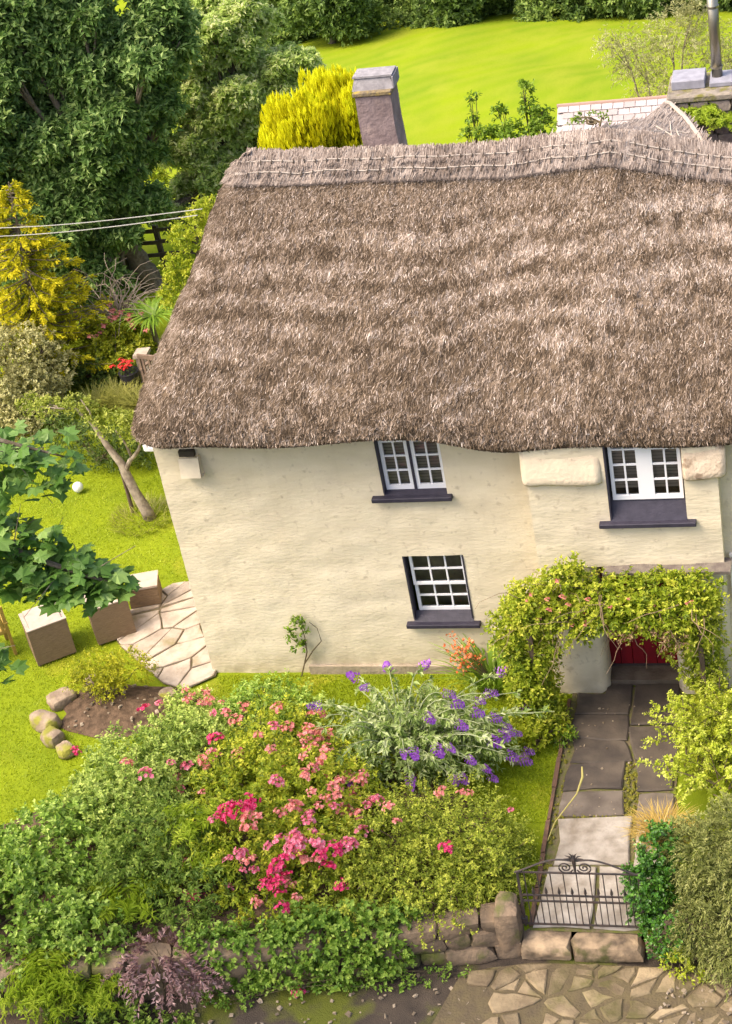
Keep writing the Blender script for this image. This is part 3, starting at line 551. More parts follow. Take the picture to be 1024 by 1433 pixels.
def straw(n, seed, usel, vsel, ln, wd_, lift, spread, tonef, name, off=0., m=THATCH):
    rg = np.random.default_rng(seed); u = usel(rg, n); v = vsel(rg, n); e = .004
    Pt = roof_pt(u, v, off); dn = unit(roof_pt(u, v - e, off) - Pt); al = roof_pt(u + .004, v, off) - Pt; al = unit(al - (al * dn).sum(-1, keepdims=True) * dn); N = unit(np.cross(al, dn)); N *= np.sign(N[:, 2:3] + 1e-6)
    th = rg.normal(0, spread, n)[:, None]; D = unit(dn * np.cos(th) + al * np.sin(th)); S = np.cross(N, D)
    L = ln * rg.uniform(.5, 1.4, n)[:, None]; W = wd_ * rg.uniform(.6, 1.4, n)[:, None]; lf = lift * rg.uniform(.0, 1.6, n)[:, None]
    A = Pt - D * L * .5 + S * W * .5 + N * .004; B = Pt - D * L * .5 - S * W * .5 + N * .004; Cc = Pt + D * L * .5 + N * lf - S * W * .3; E_ = Pt + D * L * .5 + N * lf + S * W * .3
    t = np.clip(tonef(Pt) + rg.normal(0, .21, n), 0, 1); V = np.stack([A, B, Cc, E_], 1).reshape(-1, 3); b = np.arange(n)[:, None] * 4
    return np_part(name, V, [b + [0, 1, 2, 3]], m, roof, np.repeat(t, 4), kind='stuff')
def usf(rg, n): q = rg.random(n); return np.where(q < .83, rg.uniform(.0, 1, n), np.where(q < .92, rg.uniform(1, 2, n), rg.uniform(2, 2.6, n)))
straw(238000, 1, usf, lambda rg, n: np.sqrt(rg.uniform(.12 ** 2, .93 ** 2, n)), .066, .0095, .02, .4, band_tone, 'straw')
straw(26000, 2, usf, lambda rg, n: rg.uniform(.10, .36, n), .075, .011, .04, .55, lambda P: band_tone(P) - .05, 'eave_straw')
# ridge cap of fresh block-cut straw with liggers
CAPT = mat('ridge_thatch', (.4, .3, .25), .95, tone=[(0, (.085, .062, .048)), (.35, (.20, .155, .13)), (.7, (.345, .28, .24)), (1, (.47, .395, .345))], spec=.1, bump=.8, bscale=30, stretch=(3, 1, .3))
vb = .80
uc = np.concatenate([np.linspace(0, 1, 110), np.linspace(1, 2, 8)[1:], np.linspace(2, 3, 6)[1:], np.linspace(3, 4, 4)[1:], np.linspace(4, 5, 40)[1:]]); vc = np.r_[vb, vb + .001, np.linspace(vb + .01, 1, 12)]
UU, VV = np.meshgrid(uc, vc); offs = np.full(UU.shape, .075); offs[0] = .0; P = roof_pt(UU, VV + .003 * np.sin(UU * 40) * (VV < vb + .005), offs); Pf = P.reshape(-1, 3)
np_part('ridge_cap', Pf, [grid_faces(len(vc), len(uc))[:, ::-1]], CAPT, roof, .5 + .5 * (fbm(Pf * [6, 3, 1.5], 3, 2) - .5), smooth=True)
straw(36000, 3, lambda rg, n: np.where(rg.random(n) < .92, rg.uniform(.0, 1, n), rg.uniform(1, 2, n)), lambda rg, n: rg.uniform(vb + .028, .998, n), .24, .0085, .004, .05, lambda P: .55 + .8 * (fbm(P * [5, 2, 1.5], 41, 2) - .5), 'ridge_straw', .078, CAPT)
ROD = mat('hazel_rod', (.40, .34, .29), .8); TIE = mat('spar', (.075, .055, .04), .9)
for v in (.845, .915):
    uu = np.linspace(.0, 1.6, 260); P = roof_pt(uu, v + .004 * np.sin(uu * 60), .10); m_ = MB().tube(P, .009, 5); m_.build('ligger', ROD, roof)
m_ = MB(); rg = np.random.default_rng(7)
for v in (.845, .915):
    for u in np.arange(.0, 1.0, .0165):
        p = roof_pt(np.array([u]), np.array([v + .0]), .115)[0]; q = roof_pt(np.array([u + .0005]), np.array([v - .018]), .085)[0]; m_.tube([p + (0, 0, .012), (p + q) / 2 + (0, -.012, .008), q], .009, 4)
m_.build('spars', TIE, roof, kind='stuff')
# saddle of thatch swept up to the right-hand chimney
Aa, Bb, Cc, Dd = np.array([5.5, 2.45, 7.17]), np.array([6.45, 2.85, 7.17]), np.array([7.24, 3.6, 7.17]), np.array([7.80, 2.5, 6.92])
def top_line(s): 
    pts = np.array([Aa, [6.0, 2.6, 7.17], Bb, [6.93, 3.2, 7.08], Cc, [7.5, 3.3, 7.02], [7.68, 2.9, 6.93], Dd]); return np.stack([np.interp(s, np.linspace(0, 1, len(pts)), pts[:, k]) for k in range(3)], -1)
s = np.linspace(0, 1, 40); tl = top_line(s); bl = np.stack([np.interp(s, [0, 1], [5.5, 7.85]), np.full(40, 2.38), np.interp(np.interp(s, [0, 1], [5.5, 7.85]), ridge_x, ridge_zv) + .045], -1)
rows = []
for t in np.linspace(0, 1, 12): 
    q = bl + (tl - bl) * t; q[:, 2] += -.04 * np.sin(t * np.pi) + .03 * (fbm(q * 4, 5) - .5); rows.append(q)
for dzb in (.4, 1.2): q = tl.copy(); q[:, 2] -= dzb; q[:, 1] += .25 * dzb; rows.append(q)
Pf = np.concatenate(rows); np_part('ridge_saddle', Pf, [grid_faces(14, 40)], CAPT, roof, .68 + .5 * (fbm(Pf * [6, 3, 2], 9, 2) - .5), smooth=True)
m_ = MB(); m_.tube(top_line(np.linspace(.56, 1, 14)) + [0, -.02, .03], .03, 6)
def sp(s_, t): i = np.array([s_]); a = np.array([np.interp(s_, [0, 1], [5.5, 7.85]), 2.38, 0]); a[2] = np.interp(a[0], ridge_x, ridge_zv) + .045; b = top_line(i)[0]; q = a + (b - a) * t; q[2] += -.04 * math.sin(t * math.pi) + .03; return q
for a, b in (((.62, .25), (.8, .75)), ((.7, .12), (.86, .6)), ((.8, .1), (.66, .7)), ((.9, .12), (.72, .62)), ((.62, .45), (.88, .3))):
    m_.tube([sp(a[0] + (b[0] - a[0]) * k / 5, a[1] + (b[1] - a[1]) * k / 5) for k in range(6)], .011, 5)
m_.build('saddle_rods', ROD, roof)
rg = np.random.default_rng(12); nS = 2600; ss_ = rg.uniform(0.02, .98, nS); tt = rg.uniform(.02, .98, nS); a = np.array([sp(q, t) for q, t in zip(ss_, tt)]); b = np.array([sp(q, min(1, t + .05)) for q, t in zip(ss_, tt)]); D = unit(b - a + rg.normal(0, .004, a.shape)); S = unit(np.cross(D, [0, -1, .6])); L = .16 * rg.uniform(.5, 1.3, (nS, 1)); W = .014
V = np.stack([a - S * W / 2, a + S * W / 2, a + D * L + S * W / 3 + [0, -.002, .004], a + D * L - S * W / 3 + [0, -.002, .004]], 1).reshape(-1, 3) - [0, .0, .012]; bq = np.arange(nS)[:, None] * 4
np_part('saddle_straw', V, [bq + [0, 1, 2, 3]], CAPT, roof, np.repeat(np.clip(.72 + rg.normal(0, .15, nS), 0, 1), 4), kind='stuff')
# chimneys
CHM = mat('chimney_render', (.27, .205, .20), .9, (.19, .14, .135), 4, .9, 16, col3=(.36, .27, .24), scale3=3, c3=(.55, .7)); SLT = mat('grey_slate', (.30, .28, .29), .8, (.21, .195, .205), 10, .4, 30, spec=.15); LICH = mat('lichen_cap', (.24, .18, .09), .95, (.15, .12, .085), 12, .9, 30, col3=(.34, .25, .05), scale3=9, c3=(.55, .65))
ch = bpy.data.objects.new('chimney', None); COL.objects.link(ch); ch.parent = house; ch.location = (3.25 - 4.5, 3.3 - 2.2, 6.8); WORG['chimney'] = (3.25, 3.3, 6.8); ch['label'] = 'small square rendered chimney with slates propped on top'
m_ = MB(); zs = np.linspace(6.5, 7.86, 9); rg = np.random.default_rng(3)
q = np.linspace(0, 1, 5)[:-1]; ring = np.concatenate([np.c_[2.99 + .51 * q, 0 * q + 3.0], np.c_[0 * q + 3.5, 3.0 + .5 * q], np.c_[3.5 - .51 * q, 0 * q + 3.5], np.c_[0 * q + 2.99, 3.5 - .5 * q]]); V = np.concatenate([np.c_[ring, np.full(16, z)] for z in zs]); V += (np.stack([fbm(V * 3.1, k, 2) for k in (1, 2, 3)], -1) - .5) * .05
m_.add(V, [np.array([(i * 16 + j, i * 16 + (j + 1) % 16, (i + 1) * 16 + (j + 1) % 16, (i + 1) * 16 + j) for i in range(8) for j in range(16)])]); m_.build('stack', CHM, ch)
m_ = MB(); m_.box((2.96, 2.97, 7.86), (3.53, 3.53, 7.93), bev=.015); m_.build('cap', LICH, ch)
for sgn in (-1, 1):
    y = 3.25 + sgn * .19; m_ = MB(); m_.hexa([(2.95, y - .02, 7.93), (3.55, y - .02, 7.93), (3.55, y + .02, 7.93), (2.95, y + .02, 7.93), (3.0, y - .02 - sgn * .06, 8.1), (3.51, y - .02 - sgn * .06, 8.1), (3.51, y + .02 - sgn * .06, 8.1), (3.0, y + .02 - sgn * .06, 8.1)]); m_.build('slate', SLT, ch)
m_ = MB().box((2.98, 3.08, 8.095), (3.54, 3.42, 8.12), .004, rg); m_.build('slate', SLT, ch)
m_ = MB(); m_.box((3.535, 3.05, 7.93), (3.56, 3.45, 8.09)); m_.build('slate', SLT, ch)
ch = bpy.data.objects.new('chimney', None); COL.objects.link(ch); ch.parent = house; ch.location = (7.9 - 4.5, 4. - 2.2, 6.5); WORG['chimney.001'] = (7.9, 4., 6.5); ch['label'] = 'broad rubble stone chimney with lead tray and steel flue'
CST = mat('chimney_stone', (.27, .215, .185), .9, (.17, .13, .115), 7, .9, 20, obj_rand=.25, col3=(.32, .26, .2), scale3=5, c3=(.6, .7))
MB().box((7.32, 3.72, 5.6), (8.68, 4.38, 7.05)).build('core', CST, ch)
rg = np.random.default_rng(5)
for r_ in range(9):
    z = 5.72 + r_ * .165; x = 7.26 + (r_ % 2) * .08
    while x < 8.6: w_ = rg.uniform(.18, .34); rock('stone', (x + w_ / 2, 3.7, z), (w_, .16, .17), CST, ch, rg, 0, 2, 6); x += w_
    for y in (3.85, 4.15): rock('stone', (7.3, y, z), (.14, .3, .17), CST, ch, rg, 0, 2, 6)
MB().box((7.22, 3.6, 7.13), (8.75, 4.45, 7.23), bev=.02).build('cap', mat('concrete_cap', (.27, .23, .185), .9, (.15, .125, .10), 7, .9, 25, col3=(.14, .13, .03), scale3=6, c3=(.52, .66)), ch)
MB().box((7.28, 3.85, 7.23), (7.74, 4.3, 7.36), bev=.01).box((7.8, 3.85, 7.23), (8.6, 4.3, 7.3), bev=.01).build('lead_tray', mat('lead', (.30, .295, .34), .7, (.22, .215, .25), 8, .2, 20, spec=.2), ch)
STEEL = mat('steel', (.30, .275, .22), .35, metal=.85)
MB().tube([(7.9, 4.1, 7.25), (7.9, 4.1, 8.7)], .075, 20).build('flue', STEEL, ch, smooth=True)
for z in (7.42, 8.28): MB().tube([(7.9, 4.1, z), (7.9, 4.1, z + .03)], .085, 20).build('band', STEEL, ch)
FRONT = dict(
 pale=[((-.35, -2.9, .35), (.9, .8, .7)), ((.35, -2.45, .4), (.8, .75, .65)), ((-.1, -3.6, .45), (.9, .75, .8)), ((-.9, -3.4, .2), (.6, .6, .55))],
 left=[((-1.0, -5.3, .35), (1.05, .85, .85)), ((-.1, -5.75, .15), (.8, .6, .75)), ((-1.9, -5.0, .25), (.9, .85, .85)), ((-.9, -4.3, .4), (.85, .75, .7)), ((.25, -6.15, -.05), (.6, .3, .4)), ((-.9, -6.3, -.0), (.9, .4, .5))],
 dark=[((.55, -4.4, .4), (.85, .8, .9)), ((1.1, -5.0, .25), (.75, .65, .8)), ((.2, -4.9, .25), (.65, .65, .8)), ((1.3, -5.6, .1), (.6, .4, .5))],
 rose=[((1.7, -3.3, .45), (1.0, .9, .9)), ((2.6, -3.6, .45), (.95, .9, .85)), ((1.9, -4.3, .4), (.95, .8, .85)), ((1.75, -2.3, .35), (.9, .8, .7)), ((2.8, -4.5, .3), (.9, .7, .8)), ((2.7, -2.8, .25), (.8, .7, .65)), ((1.2, -2.8, .3), (.8, .75, .6)), ((2.3, -5.2, .2), (.8, .4, .55))],
 yellow=[((3.7, -4.3, .4), (.9, .8, .85)), ((4.55, -4.2, .35), (.9, .8, .8)), ((4.1, -4.75, .25), (1.0, .6, .75)), ((4.2, -3.6, .3), (1.0, .7, .65)), ((3.3, -4.95, .15), (.8, .55, .75)), ((5.0, -4.5, .3), (.5, .5, .6)), ((3.5, -5.35, .1), (.65, .35, .5)), ((4.4, -5.1, .35), (.55, .4, .4)), ((5.15, -4.1, .25), (.38, .7, .4))],
 small=[((1.15, -1.15, .25), (.65, .5, .55)), ((1.65, -1.35, .2), (.55, .5, .5)), ((.8, -1.5, .2), (.5, .5, .5))],
 pink=[((.2, -1.45, .15), (.65, .55, .42)), ((-.1, -1.0, .08), (.45, .4, .34)), ((.75, -1.75, .2), (.55, .5, .46))],
 bud=[((3.4, -2.3, .6), (1.05, .85, .8)), ((4.2, -2.2, .55), (1.0, .8, .8)), ((3.8, -1.7, .55), (1.25, .6, .8)), ((2.7, -2.1, .55), (.65, .55, .6))],
)
BLOOMS = {
 'rose': [(1.80, -4.44, 1.25, 2), (1.61, -4.47, 1.21, 2), (1.95, -4.25, 1.26, 2), (1.22, -4.88, 0.19, 2), (1.05, -4.95, 0.22, 2), (2.43, -4.96, 0.83, 2), (2.40, -5.13, 0.75, 2), (2.52, -4.88, 0.94, 2), (2.53, -5.30, 0.72, 2), (2.87, -4.59, 1.11, 1), (3.00, -4.85, 0.99, 2), (3.09, -4.97, 0.86, 2), (2.77, -4.40, 1.11, 1), (2.64, -4.64, 1.09, 1), (3.26, -5.05, 0.63, 2), (3.43, -4.32, 0.86, 1), (3.48, -3.67, 0.81, 1), (3.42, -3.83, 0.86, 1), (2.52, -3.38, 1.29, 0), (2.01, -2.49, 1.01, 0), (2.17, -2.56, 0.94, 0), (2.37, -2.40, 0.87, 0), (1.73, -2.99, 1.31, 0), (2.16, -3.78, 1.20, 1), (2.61, -3.75, 1.31, 0), (2.75, -3.99, 1.22, 0), (2.94, -4.04, 1.15, 0), (2.01, -5.01, 0.81, 1), (2.28, -4.77, 1.02, 1), (1.97, -4.89, 1.00, 1), (1.77, -4.94, 0.92, 1), (0.42, -2.99, 0.52, 1), (0.51, -3.15, 0.47, 1), (1.13, -3.81, 1.02, 0), (0.94, -2.52, 0.83, 2), (2.53, -2.31, 0.73, 0), (2.25, -2.07, 0.91, 0), (2.26, -2.72, 0.96, 0), (2.38, -4.32, 1.15, 0), (2.03, -4.63, 1.18, 0), (2.30, -5.21, 0.76, 2), (2.62, -4.82, 1.01, 1), (2.53, -5.04, 0.78, 2), (2.76, -3.36, 1.27, 0), (3.04, -3.82, 1.19, 0), (3.28, -4.04, 0.90, 0), (1.51, -4.49, 1.17, 1), (2.58, -4.17, 1.13, 0), (2.01, -3.28, 1.32, 0), (3.07, -4.08, 1.06, 1), (2.14, -4.47, 1.22, 0), (2.94, -4.73, 1.06, 1), (1.11, -4.87, 0.25, 1), (1.89, -4.39, 1.26, 2)],
 'pink': [(0.59, -1.34, 0.49, 0), (0.14, -1.25, 0.55, 0), (0.21, -0.90, 0.32, 0), (-0.57, -1.53, 0.53, 2), (0.86, -1.78, 0.66, 0), (0.31, -1.44, 0.57, 0), (-0.06, -0.99, 0.43, 0), (0.64, -1.78, 0.66, 1), (-0.50, -1.05, 0.24, 1), (1.01, -1.44, 0.51, 0)],
 'yellow': [(4.31, -3.67, 0.96, 0), (4.62, -3.74, 1.02, 0), (4.75, -3.74, 1.00, 0), (4.58, -4.69, 1.00, 2), (4.63, -4.72, 0.97, 2), (5.17, -3.49, 0.48, 1), (3.81, -4.28, 1.26, 0), (3.98, -4.47, 1.20, 0)],
 'pale': [(-1.08, -2.86, 0.88, 2), (0.31, -3.64, 1.18, 1), (0.03, -3.51, 1.25, 0), (0.40, -3.03, 0.83, 1)],
 'bud': [(3.30, -1.61, 1.27), (3.78, -1.68, 1.35), (2.83, -1.59, 1.09), (3.15, -2.09, 1.35), (2.45, -2.17, 1.10), (4.17, -2.21, 1.35), (4.30, -2.36, 1.33), (3.98, -2.54, 1.25), (4.71, -2.06, 1.22), (4.70, -1.22, 0.87), (5.02, -1.48, 0.47), (4.61, -2.27, 1.27), (4.42, -2.64, 1.19), (4.82, -2.44, 1.13), (4.97, -2.45, 0.99), (5.02, -2.50, 0.91), (4.83, -2.68, 0.94), (3.73, -2.98, 1.01), (3.85, -2.94, 1.00), (4.13, -2.87, 0.98), (4.31, -2.86, 0.99), (4.55, -2.90, 0.82), (5.01, -2.66, 0.67), (5.18, -2.35, 0.46), (5.13, -2.45, 0.39), (4.73, -2.87, 0.63), (4.78, -2.85, 0.46), (4.43, -2.98, 0.57), (4.31, -3.00, 0.56), (3.78, -3.09, 0.62), (3.04, -3.10, 0.66), (4.91, -2.59, 0.95), (5.09, -2.42, 0.84), (4.59, -2.45, 1.24)]}
# ------------------------------------------------------------------ vegetation
def tree(name, label, cat, base, lumps, m, seed, trunk_r, bark, dens, n, ll, lw, slen, group=None, lean=None, **kw):
    e = empty(name, label, cat, base, group); rg = np.random.default_rng(seed); base = np.array(base, float)
    V, F, T = crown(lumps, dens, n, ll, lw, slen, seed, **kw); np_part('crown', V, [F], m, e, T)
    cs = np.array([c for c, r in lumps]); top = cs.mean(0); fork = base + (top - base) * .42; mb = MB()
    s = np.linspace(0, 1, 9)[:, None]; P = base - [0, 0, .2] + (fork - base + [0, 0, .2]) * s; P += rg.normal(0, trunk_r * .15, P.shape) * (s > 0)
    mb.tube(P, trunk_r * (1.25 - .55 * s[:, 0] ** .6), 10)
    for c, r in lumps:
        q = fork + (base - fork) * rg.uniform(0, .25); c = np.array(c); s5 = np.linspace(0, 1, 7)[:, None]; P = q + (c - q) * s5; P[:, 2] += np.sin(s5[:, 0] * np.pi) * .12 * np.linalg.norm(c - q); P += rg.normal(0, .04, P.shape) * s5
        mb.tube(P, np.linspace(trunk_r * .45, trunk_r * .08, 7), 6)
        for k in range(3):
            d = unit(rg.normal(size=3) + [0, 0, .3]) * np.array(r) * .75; P2 = P[4] + (c + d - P[4]) * s5; mb.tube(P2, np.linspace(trunk_r * .16, trunk_r * .04, 7), 5)
    mb.build('trunk', bark, e, smooth=True); return e
L_ASH = leafmat('ash_leaf', (.055, .11, .022), (.145, .245, .058), (.35, .45, .15), .4, .5, .3)
L_PALE = leafmat('pale_tree_leaf', (.20, .29, .055), (.47, .58, .165), (.74, .77, .38), .5, .5, .3)
L_WOOD = leafmat('wood_leaf', (.055, .10, .02), (.14, .215, .042), (.28, .36, .08), .35)
ash = [((-6.23, 13.5, 5.55), (1.53, 1.38, 1.4)), ((-4.6, 13.8, 5.0), (1.2, 1.12, 1.15)), ((-7.18, 13., 3.82), (1.57, 1.41, 1.4)), ((-5.55, 13.2, 3.83), (1.1, 1.13, 1.05)), ((-6.8, 12.6, 2.34), (1.21, 1.08, 1.1)), ((-5.5, 13., 2.5), (.72, .68, .7)), ((-6.37, 12.8, 1.3), (.69, .62, .6)), ((-8.55, 14., 4.96), (1.81, 1.63, 1.8)), ((-8.62, 13., 1.9), (1.24, 1.11, 1.24)), ((-3.95, 14.2, 5.5), (.8, .72, .8)), ((-7.67, 12.5, 1.1), (.77, .69, .77)), ((-5.0, 13.4, 4.3), (.9, .9, .8)), ((-4.4, 13.9, 3.9), (.6, .6, .55)), ((-8., 12.4, .6), (1.2, .8, .7)), ((-6.9, 12.2, .5), (.6, .5, .5)), ((-5.0, 13.2, 3.0), (.55, .5, .5)), ((-6.1, 12.9, 3.0), (.8, .7, .8)), ((-5.35, 13.0, 1.75), (.6, .55, .5)), ((-4.75, 13.3, 2.0), (.42, .4, .36)), ((-5.9, 12.7, .7), (.6, .5, .5)), ((-5.48, 15.5, 2.25), (.48, .43, .4)), ((-5.4, 13.7, 6.1), (.8, .7, .6))]
tree('ash_tree', 'tall dark green broadleaf tree filling the upper left corner', 'tree', (-5.05, 13.3, 0), puffs(ash, 11, 5) + [(c, tuple(q * .62 for q in r)) for c, r in ash], L_ASH, 1, .27, BARK, 64, 10, .23, .10, .45, droop=.12, upb=.2, up=.8, tone0=.42, jit=.3, lowcut=-.95)
light = [((-3.51, 17., 3.97), (1.1, .99, 1.0)), ((-2.58, 17.2, 3.06), (.76, .69, .7)), ((-4.36, 16.8, 3.3), (.88, .79, .85)), ((-3.46, 16.8, 2.8), (.96, .86, .9)), ((-2.04, 17.4, 3.1), (.42, .43, .4)), ((-4.19, 16.6, 2.3), (.55, .55, .5)), ((-4.49, 17.2, 4.32), (.79, .71, .79)), ((-3.37, 16.8, 2.0), (.48, .43, .4)), ((-3.38, 17.5, 4.43), (.87, .78, .87)), ((-4.55, 16.4, 1.85), (.5, .5, .45)), ((-4.15, 16.3, 1.3), (.55, .5, .42)), ((-4.95, 16.6, 2.9), (.6, .5, .5)), ((-3.6, 16.4, 1.35), (.5, .4, .4)), ((-5.28, 16.5, 1.88), (.45, .41, .39)), ((-4.18, 15.8, 1.33), (.42, .37, .35)), ((-4.97, 16., 1.12), (.3, .28, .26)), ((-5.18, 15.5, .67), (.45, .41, .38))]
tree('ash_tree', 'paler grey-green tree rising behind the golden conifer and left ridge end', 'tree', (-3.6, 17.2, -.3), puffs(light, 9, 6, .46) + [(c, tuple(q * .6 for q in r)) for c, r in light], L_PALE, 2, .13, BARK, 80, 10, .20, .09, .36, upb=.3, up=.75, tone0=.46, jit=.3)
rg = np.random.default_rng(4)
wl = [(-15.5, 54, 5.5), (-12.2, 46, 4.6), (-9.9, 43.5, 4.2), (-7.6, 42, 3.4), (-6.6, 46.5, 5), (-4.6, 44, 3.6), (-3.0, 43.5, 3.3), (-1.2, 44, 3.7), (.4, 43.2, 3.2), (1.9, 43.6, 3.6), (3.4, 43, 3.3), (5.0, 43.8, 3.8), (6.6, 43.2, 3.6), (-9, 49, 5), (-2, 49, 5), (4, 48.5, 5)]
wlab = ['dark wood tree farthest left above the pale ash', 'rounded wood tree above the pale ash crown', 'pale rounded wood tree at the left end of the field edge', 'low wood tree overhanging the left corner of the field', 'deep green wood tree behind the field corner', 'wood tree above the left chimney', 'wood tree just right of the left chimney, on the field edge', 'mid wood tree at the centre of the field edge', 'small wood tree right of the field-edge centre', 'wood tree on the field edge above the tall garden shrub', 'wood tree on the field edge above the slate outbuilding', 'wood tree left of the pale willow top', 'wood tree behind the steel flue', 'tall dark tree in the second row of the wood, left', 'tall dark tree in the second row of the wood, middle', 'tall dark tree in the second row of the wood, right']
for i, ((x, y, h), lab) in enumerate(zip(wl, wlab)):
    y -= 2.6 + (1.6 if x > .5 else .8 if x > -4 else 0); zb = float(Tz(np.array(float(y)))); L_ = []
    for k in range(7): a = rg.uniform(0, 6.3); rr = rg.uniform(.3, 1.0); L_.append(((x + rr * math.cos(a), y + rr * .8 * math.sin(a), zb + h * rg.uniform(.18, .85)), tuple(rg.uniform(.7, 1.15, 3))))
    tree('woodland_tree', lab, 'tree', (x, y, zb), L_, L_WOOD, 100 + i, .16, BARK, 26, 8, .24, .12, .5, group='trees of the wood beyond the field', tone0=.32 + .25 * (i % 3) * .5, jit=.28)
V, F, T = crown([((x, 40.6 + abs(math.sin(x)) * .8 - (1.4 if x > .5 else .7 if x > -4 else 0), -4.4), (1.1, .6, .7)) for x in np.arange(-11, 8, 1.3)], 30, 7, .2, .1, .4, 77, tone0=.35)
np_part('undergrowth', V, [F], L_WOOD, None, T, org=(0, 40, -4.5), kind='stuff')
# golden upright conifer behind the ridge
L_GOLD = leafmat('golden_spray', (.13, .14, .004), (.52, .48, .008), (.78, .72, .02), .3, .7, .1)
e = empty('golden_conifer', 'golden upright conifer with flame-shaped shoots behind the left chimney', 'conifer', (.6, 9., 0)); Vs = []; Fs = []; Ts = []; off = 0; rg = np.random.default_rng(8)
for k in range(74):
    a = rg.uniform(0, 6.28); q = math.sqrt(rg.random()); x = .58 + q * 1.0 * math.cos(a); y = 9 + q * .8 * math.sin(a); zt = 5.86 - .42 * q ** 2 * (1.4 if x < .3 else .5) + rg.uniform(-.3, .12); zb = zt - rg.uniform(.7, 1.3); n_ = 130
    t = rg.random(n_) ** .8; wd_ = .15 * np.sin(np.pi * np.clip(t * .85 + .12, 0, 1)) ** .7; an = rg.uniform(0, 6.28, n_); C = np.c_[x + np.cos(an) * wd_, y + np.sin(an) * wd_, zb + (zt - zb) * t]
    A = unit(np.c_[np.cos(an) * .35, np.sin(an) * .35, np.ones(n_)]); N = unit(np.c_[np.cos(an), np.sin(an), np.full(n_, .3)] + rg.normal(0, .3, (n_, 3)))
    V, F = leaf_arrays(C, A, N, np.full(n_, .17) * rg.uniform(.6, 1.2, n_), np.full(n_, .055)); Vs.append(V); Fs.append(F + off); off += len(V); Ts.append(np.repeat(np.clip(.10 + .72 * t + rg.normal(0, .13, n_) + rg.normal(0, .08), 0, 1), 4))  # darker low on each shoot, shade painted in to deepen the ridges
np_part('foliage', np.concatenate(Vs), [np.concatenate(Fs)], L_GOLD, e, np.concatenate(Ts))
MB().tube([(.6, 9, -.1), (.6, 9, 2), (.6, 9, 4.9)], [.14, .12, .05], 8).build('trunk', BARK, e)
V, F, T = crown([((.6, 9, 3.4), (1.0, .85, 1.6))], 60, 6, .2, .07, .4, 9, tone0=.4); np_part('lower_foliage', V, [F], L_GOLD, e, T)
# willow and the shrub standing behind the ridge
L_WIL = leafmat('willow_leaf', (.17, .17, .045), (.33, .33, .13), (.52, .50, .27), .35)
tree('willow_tree', 'pale feathery willow beside the steel flue', 'tree', (6.2, 13.5, 0), [((5.75, 13.5, 4.2), (.6, .55, .62)), ((6.55, 13.6, 4.5), (.65, .6, .62)), ((6.1, 13.3, 3.6), (.6, .5, .6)), ((7.15, 13.6, 4.1), (.65, .6, .65)), ((5.6, 13.2, 3.2), (.33, .31, .35)), ((5.3, 13.3, 4.6), (.3, .3, .3)), ((6.9, 13.7, 5.0), (.4, .4, .4))], L_WIL, 20, .07, PALEBARK, 42, 9, .11, .024, .42, droop=.3, jit=.25, tone0=.5)
L_MID = leafmat('mid_leaf', (.07, .13, .01), (.15, .25, .018), (.27, .36, .04), .35)
L_YG = leafmat('yellowgreen_leaf', (.14, .18, .008), (.28, .31, .014), (.46, .45, .04), .35)
bush('tall_shrub', 'spindly leafy shrub topping the ridge in front of the slate outbuilding', 'shrub', (4.75, 6.5, 3.2), [((4.79, 6.5, 6.11), (.17, .15, .2)), ((4.78, 6.5, 6.46), (.11, .1, .15)), ((4.96, 6.4, 5.96), (.2, .18, .2)), ((4.54, 6.4, 5.78), (.24, .22, .2)), ((4.3, 6.6, 6.02), (.13, .12, .14)), ((5.02, 6.3, 5.75), (.22, .2, .22)), ((4.15, 6.5, 5.7), (.2, .18, .16)), ((4.6, 6.5, 4.6), (.5, .4, .8))], L_MID, 21, 90, 7, .10, .055, .16)
bush('tall_shrub', 'thin shrub with few leafy shoots left of the taller ridge-top shrub', 'shrub', (3.88, 6.55, 3.0), [((3.91, 6.6, 6.3), (.09, .09, .1)), ((3.84, 6.6, 5.97), (.1, .1, .12)), ((3.98, 6.5, 5.74), (.13, .12, .13)), ((3.74, 6.5, 5.75), (.12, .12, .12)), ((3.9, 6.5, 4.6), (.35, .3, .7))], L_MID, 22, 80, 6, .10, .05, .16)
V, F, T = crown([((x, 5.75 + .1 * math.sin(x * 9), 5.62), (.16, .15, .2)) for x in np.arange(2.2, 4.2, .17)], 90, 6, .12, .02, .2, 23, tone0=.6); e = empty('grassy_bank', 'pale grassy growth showing just above the ridge right of the left chimney', 'grass bank', (3.2, 5.8, 3.))
np_part('tufts', V, [F], L_WIL, e, T); MB().add([(1.8, 5.9, 5.45), (4.6, 5.9, 5.45), (4.6, 10, 4.), (1.8, 10, 4.), (1.8, 5.85, 0), (4.6, 5.85, 0), (4.6, 10.5, 0), (1.8, 10.5, 0)], [np.array([(0, 1, 2, 3), (0, 4, 5, 1), (1, 5, 6, 2), (3, 7, 4, 0)])]).build('bank', GRASS, e)
